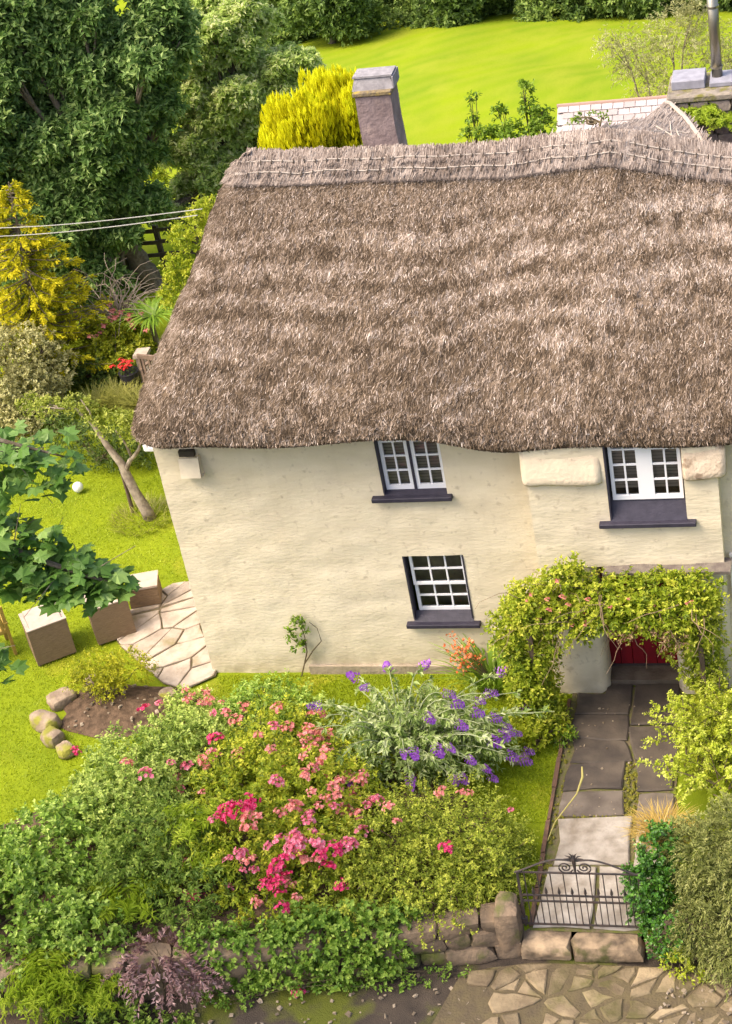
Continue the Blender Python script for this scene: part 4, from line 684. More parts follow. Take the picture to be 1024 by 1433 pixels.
# bright shrub left of the hip
L_EL = leafmat('elder_leaf', (.16, .22, .01), (.32, .37, .018), (.48, .47, .05), .4)
bush('elder_shrub', 'bright lime elder growing behind the left slope of the thatch', 'shrub', (-2.3, 8.3, 0), [((-2.04, 8.5, 3.44), (.42, .38, .4)), ((-2.31, 8.2, 2.88), (.34, .31, .34)), ((-1.81, 8.8, 3.78), (.29, .26, .27)), ((-2.51, 8., 2.4), (.28, .26, .3)), ((-2.2, 8.4, 1.6), (.5, .4, .7))], L_EL, 24, 75, 7, .10, .05, .25, jit=.3)
bush('elder_shrub', 'yellow-green bush seen through the gap under the dark tree', 'shrub', (-5.2, 18.4, -.7), [((-6.43, 18., .49), (.41, .37, .35)), ((-5.6, 18.5, 1.03), (.31, .28, .26)), ((-6.15, 17.5, .24), (.31, .27, .26)), ((-5.2, 18.4, .4), (.45, .4, .5))], L_EL, 25, 45, 7, .13, .07, .3)
# golden spruce at the left edge
L_SPR = leafmat('spruce_needle', (.14, .17, .006), (.40, .38, .010), (.70, .60, .025), .3, .6, .15)
e = empty('golden_spruce', 'yellow-tipped young spruce with tiered drooping branches, left edge', 'conifer', (-6.25, 9.5, 0)); O = []; D = []; L = []; TT = []; rg = np.random.default_rng(30); mb = MB(); top = np.array([-5.84, 9.5, 4.27]); bs = np.array([-6.2, 9.5, 0.])
mb.tube(bs + (top - bs) * np.linspace(-.03, 1, 9)[:, None], np.linspace(.1, .012, 9), 7)
for k in range(190):
    t = rg.uniform(.03, .985); c = bs + (top - bs) * t; R_ = 1.72 * (1 - t) ** .85 + .05; a = rg.uniform(0, 6.28); ln = R_ * rg.uniform(.7, 1.1); s = np.linspace(0, 1, 6)[:, None]; dr = np.array([math.cos(a), math.sin(a), .12])
    P = c + dr * ln * s; P[:, 2] += -.22 * ln * s[:, 0] ** 1.5 + .16 * ln * s[:, 0] ** 3; mb.tube(P, np.linspace(.018, .005, 6), 4)
    for j in range(int(6 + ln * 18)):
        q = rg.uniform(.15, 1); O.append(np.array([np.interp(q, s[:, 0], P[:, i]) for i in range(3)])); sd_ = rg.choice([-1, 1]); D.append(unit(np.array([math.cos(a) + sd_ * -math.sin(a) * .8, math.sin(a) + sd_ * math.cos(a) * .8, rg.uniform(-.45, .1)]))); L.append(.2 * rg.uniform(.5, 1.2)); TT.append(.12 + .6 * q + .12 * t)
V, F, T = shoot_leaves(np.array(O), np.array(D), np.array(L), 9, .10, .032, rg, out=.55, fwd=.8, up=.7, tone0=np.array(TT)[:, None] - .05, jit=.2, droop=.2)
np_part('needles', V, [F], L_SPR, e, T); mb.build('trunk', BARK, e)
DEAD = mat('dead_twig', (.30, .24, .19), .9, (.2, .15, .12), 9)
e = empty('bare_shrub', 'leafless grey twiggy shrub right of the golden spruce', 'shrub', (-4.95, 10.8, 0)); mb = MB(); rg = np.random.default_rng(31)
for k in range(60):
    a = rg.uniform(0, 6.28); P = [np.array([-4.95, 10.8, .3])]; d = np.array([math.cos(a) * .4, math.sin(a) * .4, .8])
    for j in range(7): d = unit(d + rg.normal(0, .3, 3) + [0, 0, -.08 * j]); P.append(P[-1] + d * .27)
    mb.tube(P, np.linspace(.016, .004, 8), 4)
mb.build('twigs', DEAD, e)
# shrubs in the border behind the lawn
L_DK = leafmat('dark_leaf', (.03, .055, .008), (.07, .115, .014), (.16, .20, .03), .2)
L_GREY = leafmat('grey_leaf', (.20, .19, .06), (.38, .36, .145), (.58, .54, .28), .3, .6)
bush('rounded_bush', 'clipped grey-green dome of a bush at the left edge above the apple tree', 'bush', (-6.3, 8.2, 0), [((-6.35, 8.1, .75), (1.25, 1.1, 1.3)), ((-5.9, 7.6, .5), (.8, .7, .8))], L_GREY, 32, 150, 9, .075, .048, .17, jit=.25, inner=.3)
bush('evergreen_shrub', 'dark evergreen shrub filling the gap below the spruce', 'shrub', (-5.2, 9.3, 0), [((-5.1, 9.2, .25), (.5, .4, .4)), ((-4.6, 9.0, .15), (.4, .3, .3)), ((-5.5, 9.0, .35), (.4, .4, .45))], L_DK, 33, 80, 7, .09, .045, .2)
fsh = bush('flowering_shrub', 'yellow-green shrub tipped with coral flowers left of the thatch', 'shrub', (-4.6, 9.7, 0), [((-4.75, 10., .55), (.5, .4, .45)), ((-4.3, 9.8, .5), (.41, .37, .41)), ((-4.85, 9.5, .36), (.44, .4, .44)), ((-4.1, 9.5, .3), (.36, .3, .36)), ((-5.2, 10.2, .5), (.4, .3, .4)), ((-4.35, 9.2, .4), (.3, .3, .3))], L_YG, 34, 80, 8, .12, .06, .2, jit=.3)
bush('lower_shrub', 'dark green rounded shrub on the lawn edge behind the crooked apple tree', 'shrub', (-4., 6.2, 0), [((-3.99, 6.2, .42), (.55, .48, .53)), ((-3.44, 6., .38), (.5, .42, .46)), ((-4.63, 6.6, .45), (.5, .44, .5)), ((-3.0, 6.1, .25), (.4, .35, .35))], L_DK, 35, 90, 7, .07, .035, .18)
L_OL = leafmat('olive_blade', (.14, .15, .02), (.24, .24, .045), (.36, .34, .09), .3)
def blades(name, label, cat, base, n, ln, w, m, seed, spread=.35, R=.2, arch=.6, group=None):
    """a clump of arching strap leaves: each blade a strip of four quads"""
    e = empty(name, label, cat, base, group); rg = np.random.default_rng(seed); a = rg.uniform(0, 6.28, n); q = np.sqrt(rg.random(n)) * R; O = np.array(base) + np.c_[np.cos(a) * q, np.sin(a) * q, np.zeros(n)]
    a2 = a + rg.normal(0, .5, n); D = unit(np.c_[np.cos(a2) * spread, np.sin(a2) * spread, np.ones(n)] + rg.normal(0, .12, (n, 3))); L = ln * rg.uniform(.6, 1.1, n); H = np.c_[np.cos(a2), np.sin(a2), np.zeros(n)]; S = np.c_[-np.sin(a2), np.cos(a2), np.zeros(n)]; rows = []
    for k, wk in enumerate((.7, 1, .85, .55, .08)):
        t = k / 4.; P = O + D * (L * t)[:, None] + H * (L * arch * t * t)[:, None] - np.array([0, 0, 1]) * (L * arch * .75 * t ** 3)[:, None]; rows += [P - S * w * wk / 2, P + S * w * wk / 2]
    V = np.stack(rows, 1).reshape(-1, 3); b = np.arange(n)[:, None] * 10; F = np.concatenate([b + [2 * k, 2 * k + 1, 2 * k + 3, 2 * k + 2] for k in range(4)])
    np_part('leaves', V, [F], m, e, np.repeat(np.clip(.5 + rg.normal(0, .22, n), 0, 1), 10)); return e
for k, (x, y) in enumerate(((-4.35, 8.3), (-3.95, 8.1), (-4.7, 8.1), (-3.6, 7.9))):
    blades('ornamental_grass', ['olive grass clump in front of the red flower pot', 'olive grass clump just left of the garden bench', 'feathery grass clump next to the grey-green dome bush', 'low olive grass clump at the lawn edge by the thatch'][k], 'grass clump', (x, y, 0), 260, .55, .014, L_OL, 40 + k, .5, .2, .35, 'olive grasses at the lawn edge')
L_CORD = leafmat('cordyline_leaf', (.09, .17, .015), (.20, .32, .03), (.34, .46, .08), .3, .4)
e = blades('cordyline', 'spiky cabbage palm with arching sword leaves at the left slope of the thatch', 'palm', (-3.95, 10.2, .85), 150, .6, .06, L_CORD, 45, 1.1, .05, .6)
MB().tube([(-4.0, 10.2, -.1), (-4.02, 10.2, .6), (-3.97, 10.2, .88)], [.07, .06, .06], 8).build('trunk', PALEBARK, e)
# crooked apple tree with its stake
e = empty('apple_tree', 'crooked leaning apple tree with lichened bark on the lawn', 'tree', (-2.4, 4.3, 0)); mb = MB()
mb.tube([(-2.38, 4.3, -.1), (-2.44, 4.32, .15), (-2.58, 4.38, .5), (-2.68, 4.45, .8), (-2.74, 4.5, 1.0), (-2.96, 4.6, 1.32), (-3.22, 4.8, 1.68), (-3.5, 4.9, 1.9), (-4.02, 5., 1.95)], [.13, .105, .09, .085, .075, .055, .042, .03, .012], 9)
mb.tube([(-2.69, 4.45, .85), (-2.58, 4.5, 1.05), (-2.42, 4.45, 1.2), (-2.29, 4.4, 1.36), (-2.2, 4.4, 1.6)], [.05, .042, .036, .03, .012], 7)
mb.tube([(-2.5, 4.47, 1.1), (-2.56, 4.5, 1.4), (-2.7, 4.55, 1.65)], [.03, .022, .01], 6); mb.tube([(-3.2, 4.78, 1.66), (-3.15, 4.7, 1.95), (-3.3, 4.8, 2.15)], [.025, .018, .008], 6); mb.tube([(-3.5, 4.9, 1.9), (-3.7, 4.7, 2.05), (-4.2, 4.9, 2.0)], [.02, .015, .006], 6)
mb.build('trunk', PALEBARK, e, smooth=True); L_APP = leafmat('apple_leaf', (.12, .16, .015), (.25, .29, .035), (.42, .44, .09), .35)
V, F, T = crown([((-3.98, 4.9, 1.98), (.42, .32, .14)), ((-3.43, 4.9, 2.04), (.34, .27, .14)), ((-2.72, 4.6, 1.78), (.36, .31, .2)), ((-2.35, 4.5, 1.62), (.28, .24, .2)), ((-3.1, 4.8, 1.88), (.3, .27, .14)), ((-4.46, 5.2, 1.9), (.3, .23, .14)), ((-2.44, 4.6, 1.85), (.25, .22, .15))], 75, 6, .085, .05, .2, 46, jit=.28); np_part('crown', V, [F], L_APP, e, T)
# the soft front bank -------------------------------------------------------------
L_ROSE = leafmat('rose_leaf', (.12, .18, .012), (.29, .35, .018), (.56, .55, .05), .35)
L_PG = leafmat('pale_shrub_leaf', (.12, .19, .025), (.285, .38, .065), (.53, .60, .16), .35)
L_LF = leafmat('left_hedge_leaf', (.09, .17, .014), (.22, .34, .04), (.44, .55, .12), .3, .4)
L_DK2 = leafmat('shade_shrub_leaf', (.07, .125, .014), (.17, .255, .03), (.35, .43, .08), .35)
L_COT = leafmat('box_leaf', (.12, .155, .014), (.285, .345, .03), (.57, .58, .085), .35)
pale = bush('leafy_shrub', 'pale green leafy shrub between the lawn and the pink roses', 'shrub', (-.1, -3., 0), FRONT['pale'], L_PG, 50, 85, 9, .085, .05, .26, jit=.26)
left = bush('hedge_shrub', 'glossy bright green shrub in the lower left corner', 'shrub', (-1., -5.1, 0), FRONT['left'], L_LF, 51, 70, 9, .105, .068, .28, jit=.28)
bush('shade_shrub', 'deep green shrub behind the bronze-leaved plant', 'shrub', (.6, -4.6, 0), FRONT['dark'], L_DK2, 52, 75, 9, .095, .042, .28, jit=.28)
rose = bush('rose_bush', 'large rose bush covered in pink clusters in the middle of the front bank', 'rose bush', (2., -3.5, 0), FRONT['rose'], L_ROSE, 53, 78, 9, .085, .046, .28, jit=.28)
yel = bush('arching_shrub', 'yellow-green small-leaved shrub with arching sprays left of the gate', 'shrub', (4.2, -4.3, 0), FRONT['yellow'], L_COT, 54, 95, 12, .058, .03, .36, jit=.28, droop=.3)
def arching(parent, pts, n, ln, m, seed, ll, lw, nl=16, droop=.5):
    """long loose sprays that stand clear of a bush"""
    rg = np.random.default_rng(seed); mb = MB(); O = []; D = []; L = []
    for k in range(n):
        c, r = pts[rg.integers(0, len(pts))]; u_ = unit(rg.normal(size=3) + [0, -.3, .9]); b0 = np.array(c) + u_ * np.array(r) * .8; d = unit(u_ + rg.normal(0, .5, 3) + [0, 0, .3]); l_ = ln * rg.uniform(.6, 1.3); s = np.linspace(0, 1, 7)[:, None]; P = b0 + d * l_ * s; P[:, 2] -= droop * l_ * s[:, 0] ** 2; mb.tube(P, np.linspace(.006, .002, 7), 3)
        for j in range(nl): q = rg.uniform(.1, 1); O.append([np.interp(q, s[:, 0], P[:, c_]) for c_ in range(3)]); D.append(unit(np.gradient(P, axis=0)[int(q * 6)] + rg.normal(0, .02, 3))); L.append(.04)
    V, F, T = shoot_leaves(np.array(O), np.array(D), np.array(L), 3, ll, lw, rg, out=.9, fwd=.5, jit=.2, tone0=.72); np_part('sprays', V, [F], m, parent, T); mb.build('spray_stem', TWIG, parent, kind='stuff')
arching(yel, FRONT['yellow'], 90, .38, L_COT, 200, .055, .028); arching(rose, FRONT['rose'], 60, .32, L_ROSE, 201, .07, .04, 10); arching(pale, FRONT['pale'], 40, .26, L_PG, 202, .07, .04, 10, .3); arching(left, FRONT['left'], 40, .3, L_LF, 203, .09, .055, 9, .4)
bush('small_shrub', 'low green shrub between the buddleia and the cottage wall', 'shrub', (1.3, -1.2, 0), FRONT['small'], L_LF, 55, 85, 8, .085, .045, .22, tone0=.55)
pink = bush('rose_bush', 'low rose with salmon flowers beside the patio paving', 'rose bush', (.2, -1.4, 0), FRONT['pink'], L_PG, 56, 85, 8, .08, .044, .2, tone0=.55)
# flower heads
def rosette(seed, nb, R):
    rg = np.random.default_rng(seed); mb = MB()
    for b in range(nb):
        c = unit(rg.normal(size=3)) * R * rg.random() ** .4; c[2] = abs(c[2]) * .7; r = R * rg.uniform(.24, .34); up = unit(c + [0, 0, R * .6] + rg.normal(0, .2 * R, 3)); s = unit(np.cross(up, [.3, .9, .1])); t = np.cross(up, s)
        for k in range(5):
            a = k * 1.2566 + rg.uniform(-.2, .2); d = s * math.cos(a) + t * math.sin(a); q = -s * math.sin(a) + t * math.cos(a); tn = float(np.clip(rg.normal(.5, .25), 0, 1))
            mb.add([c - up * r * .15, c + d * r * .6 + q * r * .5 + up * r * .15, c + d * r * 1.05 + up * r * .35, c + d * r * .6 - q * r * .5 + up * r * .15], [np.array([(0, 1, 2, 3)])], tn)
        mb.add([c + up * r * .3 + d_ * r * .2 for d_ in (s, t, -s, -t)], [np.array([(0, 1, 2, 3)])], 1.)
    return np_mesh('flower_cluster', np.concatenate(mb.v), [np.concatenate(f) for f in mb.f.values()], np.concatenate(mb.t))
PET = [leafmat('petal_salmon', (.50, .12, .10), (.66, .22, .20), (.78, .40, .34), .35), leafmat('petal_pink', (.52, .09, .15), (.70, .16, .25), (.80, .36, .42), .35), leafmat('petal_crimson', (.42, .015, .07), (.62, .03, .14), (.74, .14, .27), .35)]
RM = []
for t in range(3):
    for k in range(3):
        me = rosette(60 + t * 3 + k, 20 - 2 * t + k, .095 if t else .085); me.materials.append(PET[t]); RM.append(me)
def blooms(parent, key, rg, extra=0):
    po = WORG[parent.name]; pts = list(BLOOMS[key])
    for (x, y, z, t) in list(pts):
        if rg.random() < extra: pts.append((x + rg.normal(0, .12), y + rg.normal(0, .12), z + rg.normal(0, .05), t))
    for (x, y, z, t) in pts:
        o = bpy.data.objects.new('flower_cluster', RM[int(t) * 3 + rg.integers(0, 3)]); COL.objects.link(o); o.parent = parent; o.location = (x - po[0] + rg.normal(0, .02), y - po[1] - .03, z - po[2] + .045); o.rotation_euler = (rg.uniform(-.2, .7), rg.uniform(-.4, .4), rg.uniform(0, 6.28)); s = rg.uniform(.7, 1.5) * (.95 if t == 2 else .9); o.scale = (s, s, s)
rg = np.random.default_rng(69)
for k in range(38):
    o = bpy.data.objects.new('flower_cluster', RM[rg.integers(0, 3)]); COL.objects.link(o); o.parent = fsh; o.location = (rg.normal(.05, .38), .25 + rg.normal(0, .25), .95 + rg.normal(0, .1)); s = rg.uniform(.55, .95); o.scale = (s, s, s)
rg = np.random.default_rng(68)
for c, r in FRONT['rose']:
    for k in range(4): u_ = unit(np.array([rg.normal(), rg.normal() - .6, abs(rg.normal()) + .5])); BLOOMS['rose'].append(tuple(np.array(c) + u_ * np.array(r) * 1.02) + (int(rg.choice([0, 0, 1])),))
rg = np.random.default_rng(70); blooms(rose, 'rose', rg, .55); blooms(pink, 'pink', rg, .6); blooms(yel, 'yellow', rg); blooms(pale, 'pale', rg)
# buddleia
L_BUD = leafmat('buddleia_leaf', (.15, .23, .045), (.37, .46, .15), (.68, .72, .42), .4, .7, .1); PUR = leafmat('panicle_petal', (.18, .045, .32), (.38, .11, .60), (.60, .30, .78), .35)
bd = empty('buddleia', 'silvery buddleia with purple flower spikes in front of the cottage wall', 'shrub', (3.5, -2.2, 0), None); rg = np.random.default_rng(71); mb = MB(); O = []; D = []; L = []; b0 = np.array([3.5, -2.2, .05]); pan = []
for k in range(3):
    m_ = MB()
    for j in range(46):
        t = j / 46; a = j * 2.4; r = .04 * (1 - t) ** .7 + .006; c = np.array([math.cos(a) * r, math.sin(a) * r, .17 * t]); d = unit(np.array([math.cos(a), math.sin(a), .5])); s = unit(np.cross(d, [0, 0, 1.])); q = .036 * rg.uniform(.8, 1.2)
        m_.add([c, c + d * q * .5 + s * q * .5, c + d * q, c + d * q * .5 - s * q * .5], [np.array([(0, 1, 2, 3)])], float(np.clip(rg.normal(.5, .25), 0, 1)))
    me = np_mesh('panicle', np.concatenate(m_.v), [np.concatenate(f) for f in m_.f.values()], np.concatenate(m_.t)); me.materials.append(PUR); pan.append(me)
tips = [np.array(p) + [0, 0, .06] for p in BLOOMS['bud']] + [np.array([3.6 + rg.normal(0, .75), -2.2 + rg.normal(0, .4), .95 + rg.normal(0, .15)]) for _ in range(75)]
for i, tp in enumerate(tips):
    s = np.linspace(0, 1, 8)[:, None]; P = b0 + (tp - b0) * s; P[:, 2] = b0[2] + (tp[2] - b0[2]) * np.sin(s[:, 0] * np.pi / 2) ** .8 + .10 * np.sin(s[:, 0] * np.pi); mb.tube(P, np.linspace(.012, .005, 8), 4, .5); d = unit(P[-1] - P[-2])
    for j in range(22 if i < len(BLOOMS['bud']) else 16): 
        q = rg.uniform(.3, 1); O.append([np.interp(q, s[:, 0], P[:, c]) for c in range(3)]); D.append(unit(d + rg.normal(0, .7, 3))); L.append(.05)
    if i < len(BLOOMS['bud']):
        o = bpy.data.objects.new('panicle', pan[i % 3]); COL.objects.link(o); o.parent = bd; o.location = tuple(P[-1] + np.array([0, -.03, .03]) - np.array([3.5, -2.2, 0])); o.rotation_euler = Vector(tuple(d + [0, -.15, .1])).to_track_quat('Z', 'Y').to_euler(); sc = rg.uniform(.75, 1.2); o.scale = (sc * 1.05, sc * 1.05, sc * 1.1)
V, F, T = shoot_leaves(np.array(O), np.array(D), np.array(L), 3, .12, .046, rg, out=.55, fwd=.9, up=.8, tone0=.45, jit=.3, droop=.5, curl=.3); np_part('foliage', V, [F], L_BUD, bd, T); mb.build('stem', mat('buddleia_stem', (.30, .33, .18), .8), bd)
V, F, T = crown([((3.4, -2.25, .5), (.9, .6, .55)), ((4.2, -2.1, .5), (.75, .55, .5)), ((3.7, -1.7, .5), (.9, .45, .5))], 75, 8, .11, .042, .25, 72, tone0=.35, fwd=.9); np_part('inner_foliage', V, [F], L_BUD, bd, T)
# bronze plant, hart's-tongue ferns, corner fern, trailing plant
L_BRZ = leafmat('bronze_leaf', (.12, .06, .055), (.24, .135, .12), (.45, .30, .28), .2, .4, .35)
e = empty('bronze_shrub', 'purple-bronze drooping plant against the wall foot, lower left', 'shrub', (1., -6.05, -.25)); rg = np.random.default_rng(73); n = 95; a = rg.uniform(0, 6.28, n); q = np.sqrt(rg.random(n)); O = np.c_[1.05 + .45 * q * np.cos(a), -6.1 + .25 * q * np.sin(a), .25 + .35 * (1 - q) + rg.uniform(-.2, .1, n)]; D = unit(np.c_[np.cos(a), np.sin(a) * .8 - .25, rg.uniform(-.1, .5, n)])
V, F, T = shoot_leaves(O, D, rg.uniform(.3, .55, n), 24, .10, .036, rg, droop=.55, out=.75, fwd=.75, up=.7, jit=.35); np_part('foliage', V, [F], L_BRZ, e, T); stems_to((1.05, -6.1, -.25), O[:40], rg, TWIG, e, .012)
def fern(name, label, base, n, ln, m, seed):
    e = empty(name, label, 'fern', base, None); rg = np.random.default_rng(seed); a = np.arange(n) * 2.4 + rg.normal(0, .3, n); q = .08 * np.sqrt(np.arange(n) / n)
    O = np.array(base) + np.c_[np.cos(a) * q, np.sin(a) * q, 0 * a]; D = unit(np.c_[np.cos(a), np.sin(a), rg.uniform(.35, 1.3, n)]); V, F, T = shoot_leaves(O, D, ln * rg.uniform(.7, 1.1, n), 46, ln * .24, .03, rg, droop=.55, out=1.1, fwd=.3, up=1.3, jit=.15, t0=.08, curl=.3); np_part('fronds', V, [F], m, e, T); return e
L_FERN = leafmat('fern_leaf', (.16, .23, .01), (.34, .44, .03), (.56, .60, .09), .4)
for k, (x, y, z, n_, ln, lab) in enumerate(((1.15, -4.35, 1.0, 16, .42, "yellowish fern among the dark shrub, left of the roses"), (1.5, -4.75, .75, 14, .4, 'lime fern just under the big crimson rose cluster'), (.45, -5.35, .55, 14, .55, 'green fern behind the bronze plant'), (-.35, -6.55, .3, 40, .55, 'lime fern fronds in the very corner at lower left'), (.2, -6.5, .1, 26, .5, 'fern right of the corner fern, by the bronze plant'))):
    fern('fern', lab, (x, y, z), n_, ln * 1.3, L_FERN, 80 + k)
L_NAS = leafmat('trailing_leaf', (.07, .15, .014), (.17, .28, .03), (.34, .44, .08), .3)
bush('trailing_plant', 'trailing green plant spilling from the wall onto the lane below the roses', 'plant', (2.9, -5.85, -.25), [((2.6, -5.85, -.05), (.6, .3, .32)), ((3.3, -5.75, .0), (.55, .3, .4)), ((2.95, -5.6, .35), (.65, .35, .4)), ((3.75, -5.6, .1), (.45, .28, .35)), ((2.3, -5.75, .3), (.6, .3, .35)), ((1.6, -5.85, .25), (.5, .3, .35)), ((3.5, -5.5, .4), (.5, .3, .35)), ((4.0, -5.35, .35), (.35, .25, .3)), ((2.1, -5.9, -.1), (.35, .25, .22))], L_NAS, 85, 85, 8, .09, .07, .22, stem=.005)
bush('weed_clump', 'dark weeds sprawling on the lane edge in front of the bronze plant', 'plant', (.9, -6.75, -.25), [((.6, -6.7, -.1), (.5, .3, .22)), ((1.2, -6.75, -.15), (.45, .28, .16)), ((.1, -6.9, -.05), (.5, .3, .28))], L_DK2, 186, 80, 8, .08, .045, .18, stem=.004)
bush('trailing_plant', 'low weeds along the wall foot beside the bronze plant', 'plant', (1.9, -6.15, -.25), [((1.9, -6.2, -.18), (.4, .2, .14)), ((3.9, -5.85, -.2), (.5, .16, .1)), ((4.6, -5.65, -.2), (.3, .12, .1))], L_NAS, 86, 70, 7, .06, .04, .15, stem=.004)
o = bpy.data.objects.new('fallen_flower', RM[7]); COL.objects.link(o); o.location = (2.75, -6.05, -.2); tag(o, 'single pink rose head lying at the foot of the trailing plant', 'flower')
L_SM = leafmat('round_bed_leaf', (.16, .19, .006), (.32, .33, .010), (.48, .45, .03), .35)
bush('potentilla_bush', 'small airy yellow-green bush in the round bed beside the patio', 'bush', (-1.5, -.75, .05), [((-1.6, -.6, .5), (.5, .4, .34)), ((-1.15, -.5, .5), (.42, .36, .32)), ((-1.8, -.6, .42), (.28, .26, .2)), ((-1.4, -.8, .4), (.3, .26, .22))], L_SM, 87, 110, 8, .06, .03, .2, stem=.014)
# right-hand side
L_PRV = leafmat('golden_shrub_leaf', (.22, .28, .015), (.43, .49, .035), (.70, .73, .16), .4)
e = empty('golden_shrub', 'golden-leaved shrub with long arching sprays right of the path', 'shrub', (7.75, -2.2, 0)); rg = np.random.default_rng(90); O = []; D = []; L = []; mb = MB()
for k in range(175):
    a = rg.uniform(0, 6.28); b0 = np.array([7.8 + rg.normal(0, .2), -2.1 + rg.normal(0, .55), rg.uniform(.2, .7)]); d = unit(np.array([math.cos(a), math.sin(a) * 1.1, rg.uniform(.5, 1.6)])); ln = rg.uniform(.5, 1.05); s = np.linspace(0, 1, 8)[:, None]; P = b0 + d * ln * s; P[:, 2] -= .28 * ln * s[:, 0] ** 2; mb.tube(P, np.linspace(.009, .003, 8), 4)
    for j in range(16): q = rg.uniform(.1, 1); O.append([np.interp(q, s[:, 0], P[:, c]) for c in range(3)]); D.append(unit(d + rg.normal(0, .55, 3))); L.append(.09)
V, F, T = shoot_leaves(np.array(O), np.array(D), np.array(L), 6, .062, .036, rg, out=.9, fwd=.5, jit=.25, tone0=.5); np_part('foliage', V, [F], L_PRV, e, T); mb.build('stem', TWIG, e)
V, F, T = crown([((7.85, -2.1, .5), (.6, .85, .6))], 70, 7, .055, .03, .2, 91, tone0=.25); np_part('inner_foliage', V, [F], L_YG, e, T)
L_IVY = leafmat('ivy_leaf', (.022, .075, .006), (.055, .155, .012), (.14, .28, .035), .15, .3, .5)
bush('ivy_bush', 'dark glossy ivy mound swallowing the right end of the gate', 'ivy', (7.15, -4.75, -.1), [((7.08, -4.75, .3), (.38, .45, .5)), ((7.05, -4.95, .75), (.3, .35, .35)), ((7.3, -5.1, .2), (.4, .4, .5)), ((7.2, -4.6, .95), (.3, .4, .3))], L_IVY, 92, 130, 8, .06, .05, .14, up=.5, inner=.35)
L_YEW = leafmat('yew_leaf', (.10, .12, .025), (.22, .24, .06), (.42, .42, .15), .3, .5)
e = bush('drooping_shrub', 'olive-green weeping fine-leaved shrub in the lower right corner', 'shrub', (8., -4.9, -.1), [((7.75, -4.6, .95), (.55, .6, .5)), ((8.1, -5., .7), (.6, .55, .65)), ((7.7, -5.2, .35), (.42, .4, .55)), ((8.3, -4.3, .95), (.7, .7, .6)), ((8.2, -5.5, .2), (.5, .4, .5))], L_YEW, 93, 125, 14, .075, .022, .34, droop=.5, upb=-.1, out=.6, fwd=.9, jit=.3)
blades('ornamental_grass', 'straw-orange tuft of fine grass on top of the ivy beside the path', 'grass clump', (7.2, -4.15, .75), 520, .34, .009, leafmat('dry_grass', (.34, .23, .04), (.52, .36, .09), (.66, .5, .17), .4), 94, .9, .22, .45)
MB().tube([(7.2, -4.2, 0), (7.2, -4.15, .4), (7.2, -4.15, .78)], [.09, .1, .1], 7).build('root_ball', TWIG, bpy.data.objects['ornamental_grass.004'])
bush('seedling_plant', 'small lime-green plant at the foot of the ivy on the forecourt', 'plant', (7.45, -5.5, -.25), [((7.4, -5.45, -.05), (.22, .16, .2)), ((7.6, -5.6, -.12), (.18, .14, .14))], L_PRV, 95, 90, 7, .06, .035, .15)
# climber on the porch arch
L_CL = leafmat('climber_leaf', (.12, .18, .010), (.30, .365, .018), (.57, .565, .075), .4)
e = empty('climbing_plant', 'lime-green climber draped over the wooden arch in front of the red door', 'climber', (5.2, -1.1, 0)); Vs = []
V, F, T = crown([((5.3, -.95, 1.95), (.42, .4, .42)), ((5.7, -.95, 2.12), (.45, .38, .42)), ((6.15, -.95, 2.08), (.45, .36, .36)), ((6.6, -.95, 2.05), (.45, .36, .34)), ((7.05, -.95, 2.08), (.45, .36, .36)), ((7.5, -.95, 2.1), (.4, .34, .34)), ((7.5, -.95, 1.85), (.4, .34, .42)), ((5.85, -.9, 2.5), (.25, .2, .22)), ((5.0, -1., 1.6), (.38, .34, .46)), ((5.2, -1.05, 1.2), (.4, .36, .48)), ((5.2, -1.15, .7), (.38, .36, .48)), ((5.3, -1.2, .25), (.33, .32, .3)), ((7.55, -1., 1.35), (.32, .28, .44)), ((7.55, -1., .8), (.26, .26, .46)), ((6.3, -1.2, 1.85), (.5, .26, .22)), ((6.9, -1.25, 1.8), (.45, .24, .22)), ((7.4, -1.2, 1.6), (.36, .26, .36)), ((5.7, -1.2, 1.75), (.45, .26, .4)), ((6.5, -1.3, 2.0), (.6, .25, .3)), ((7.2, -1.3, 1.95), (.5, .25, .3)), ((5.3, -1.25, 2.0), (.35, .25, .35)), ((5.1, -1.2, .9), (.3, .3, .5)), ((5.2, -1.3, .4), (.35, .35, .4)), ((7.6, -1.15, .5), (.2, .2, .4))], 105, 8, .09, .048, .24, 96, jit=.3, inner=.3, droop=.25)
np_part('foliage', V, [F], L_CL, e, T); rg = np.random.default_rng(97); mb = MB()
for k in range(34):
    x = rg.uniform(5.1, 7.6); P = [np.array([x, -1.05 + rg.normal(0, .12), 1.9 + rg.uniform(-.1, .3)])]; d = np.array([rg.normal(0, .4), -.5, .3])
    for j in range(9): d = unit(d + rg.normal(0, .25, 3) + [0, 0, -.22]); P.append(P[-1] + d * .11)
    mb.tube(P, np.linspace(.008, .003, 10), 4)
for x0, y0, x1, z1 in ((5.2, -1.1, 5.15, 2.1), (5.3, -1.0, 5.6, 2.3), (7.55, -1.0, 7.4, 2.), (7.5, -1.05, 7.6, 2.)):
    s = np.linspace(0, 1, 14)[:, None]; P = np.array([x0, y0, 0]) + (np.array([x1, y0, z1]) - [x0, y0, 0]) * s; P[:, :2] += np.c_[np.sin(s[:, 0] * 14) * .05, np.cos(s[:, 0] * 12) * .05]; mb.tube(P, np.linspace(.022, .012, 14), 6)
mb.build('stem', mat('vine_stem', (.22, .15, .09), .9), e)
for k in range(26):
    o = bpy.data.objects.new('flower_cluster', RM[rg.integers(0, 3)]); COL.objects.link(o); o.parent = e; x = rg.uniform(5.2, 6.1) if k < 20 else rg.uniform(6.1, 7.5); o.location = (x - 5.2, -1.32 - -1.1 + rg.normal(0, .06), 2.05 + rg.normal(0, .2)); s = rg.uniform(.3, .5); o.scale = (s, s, s)
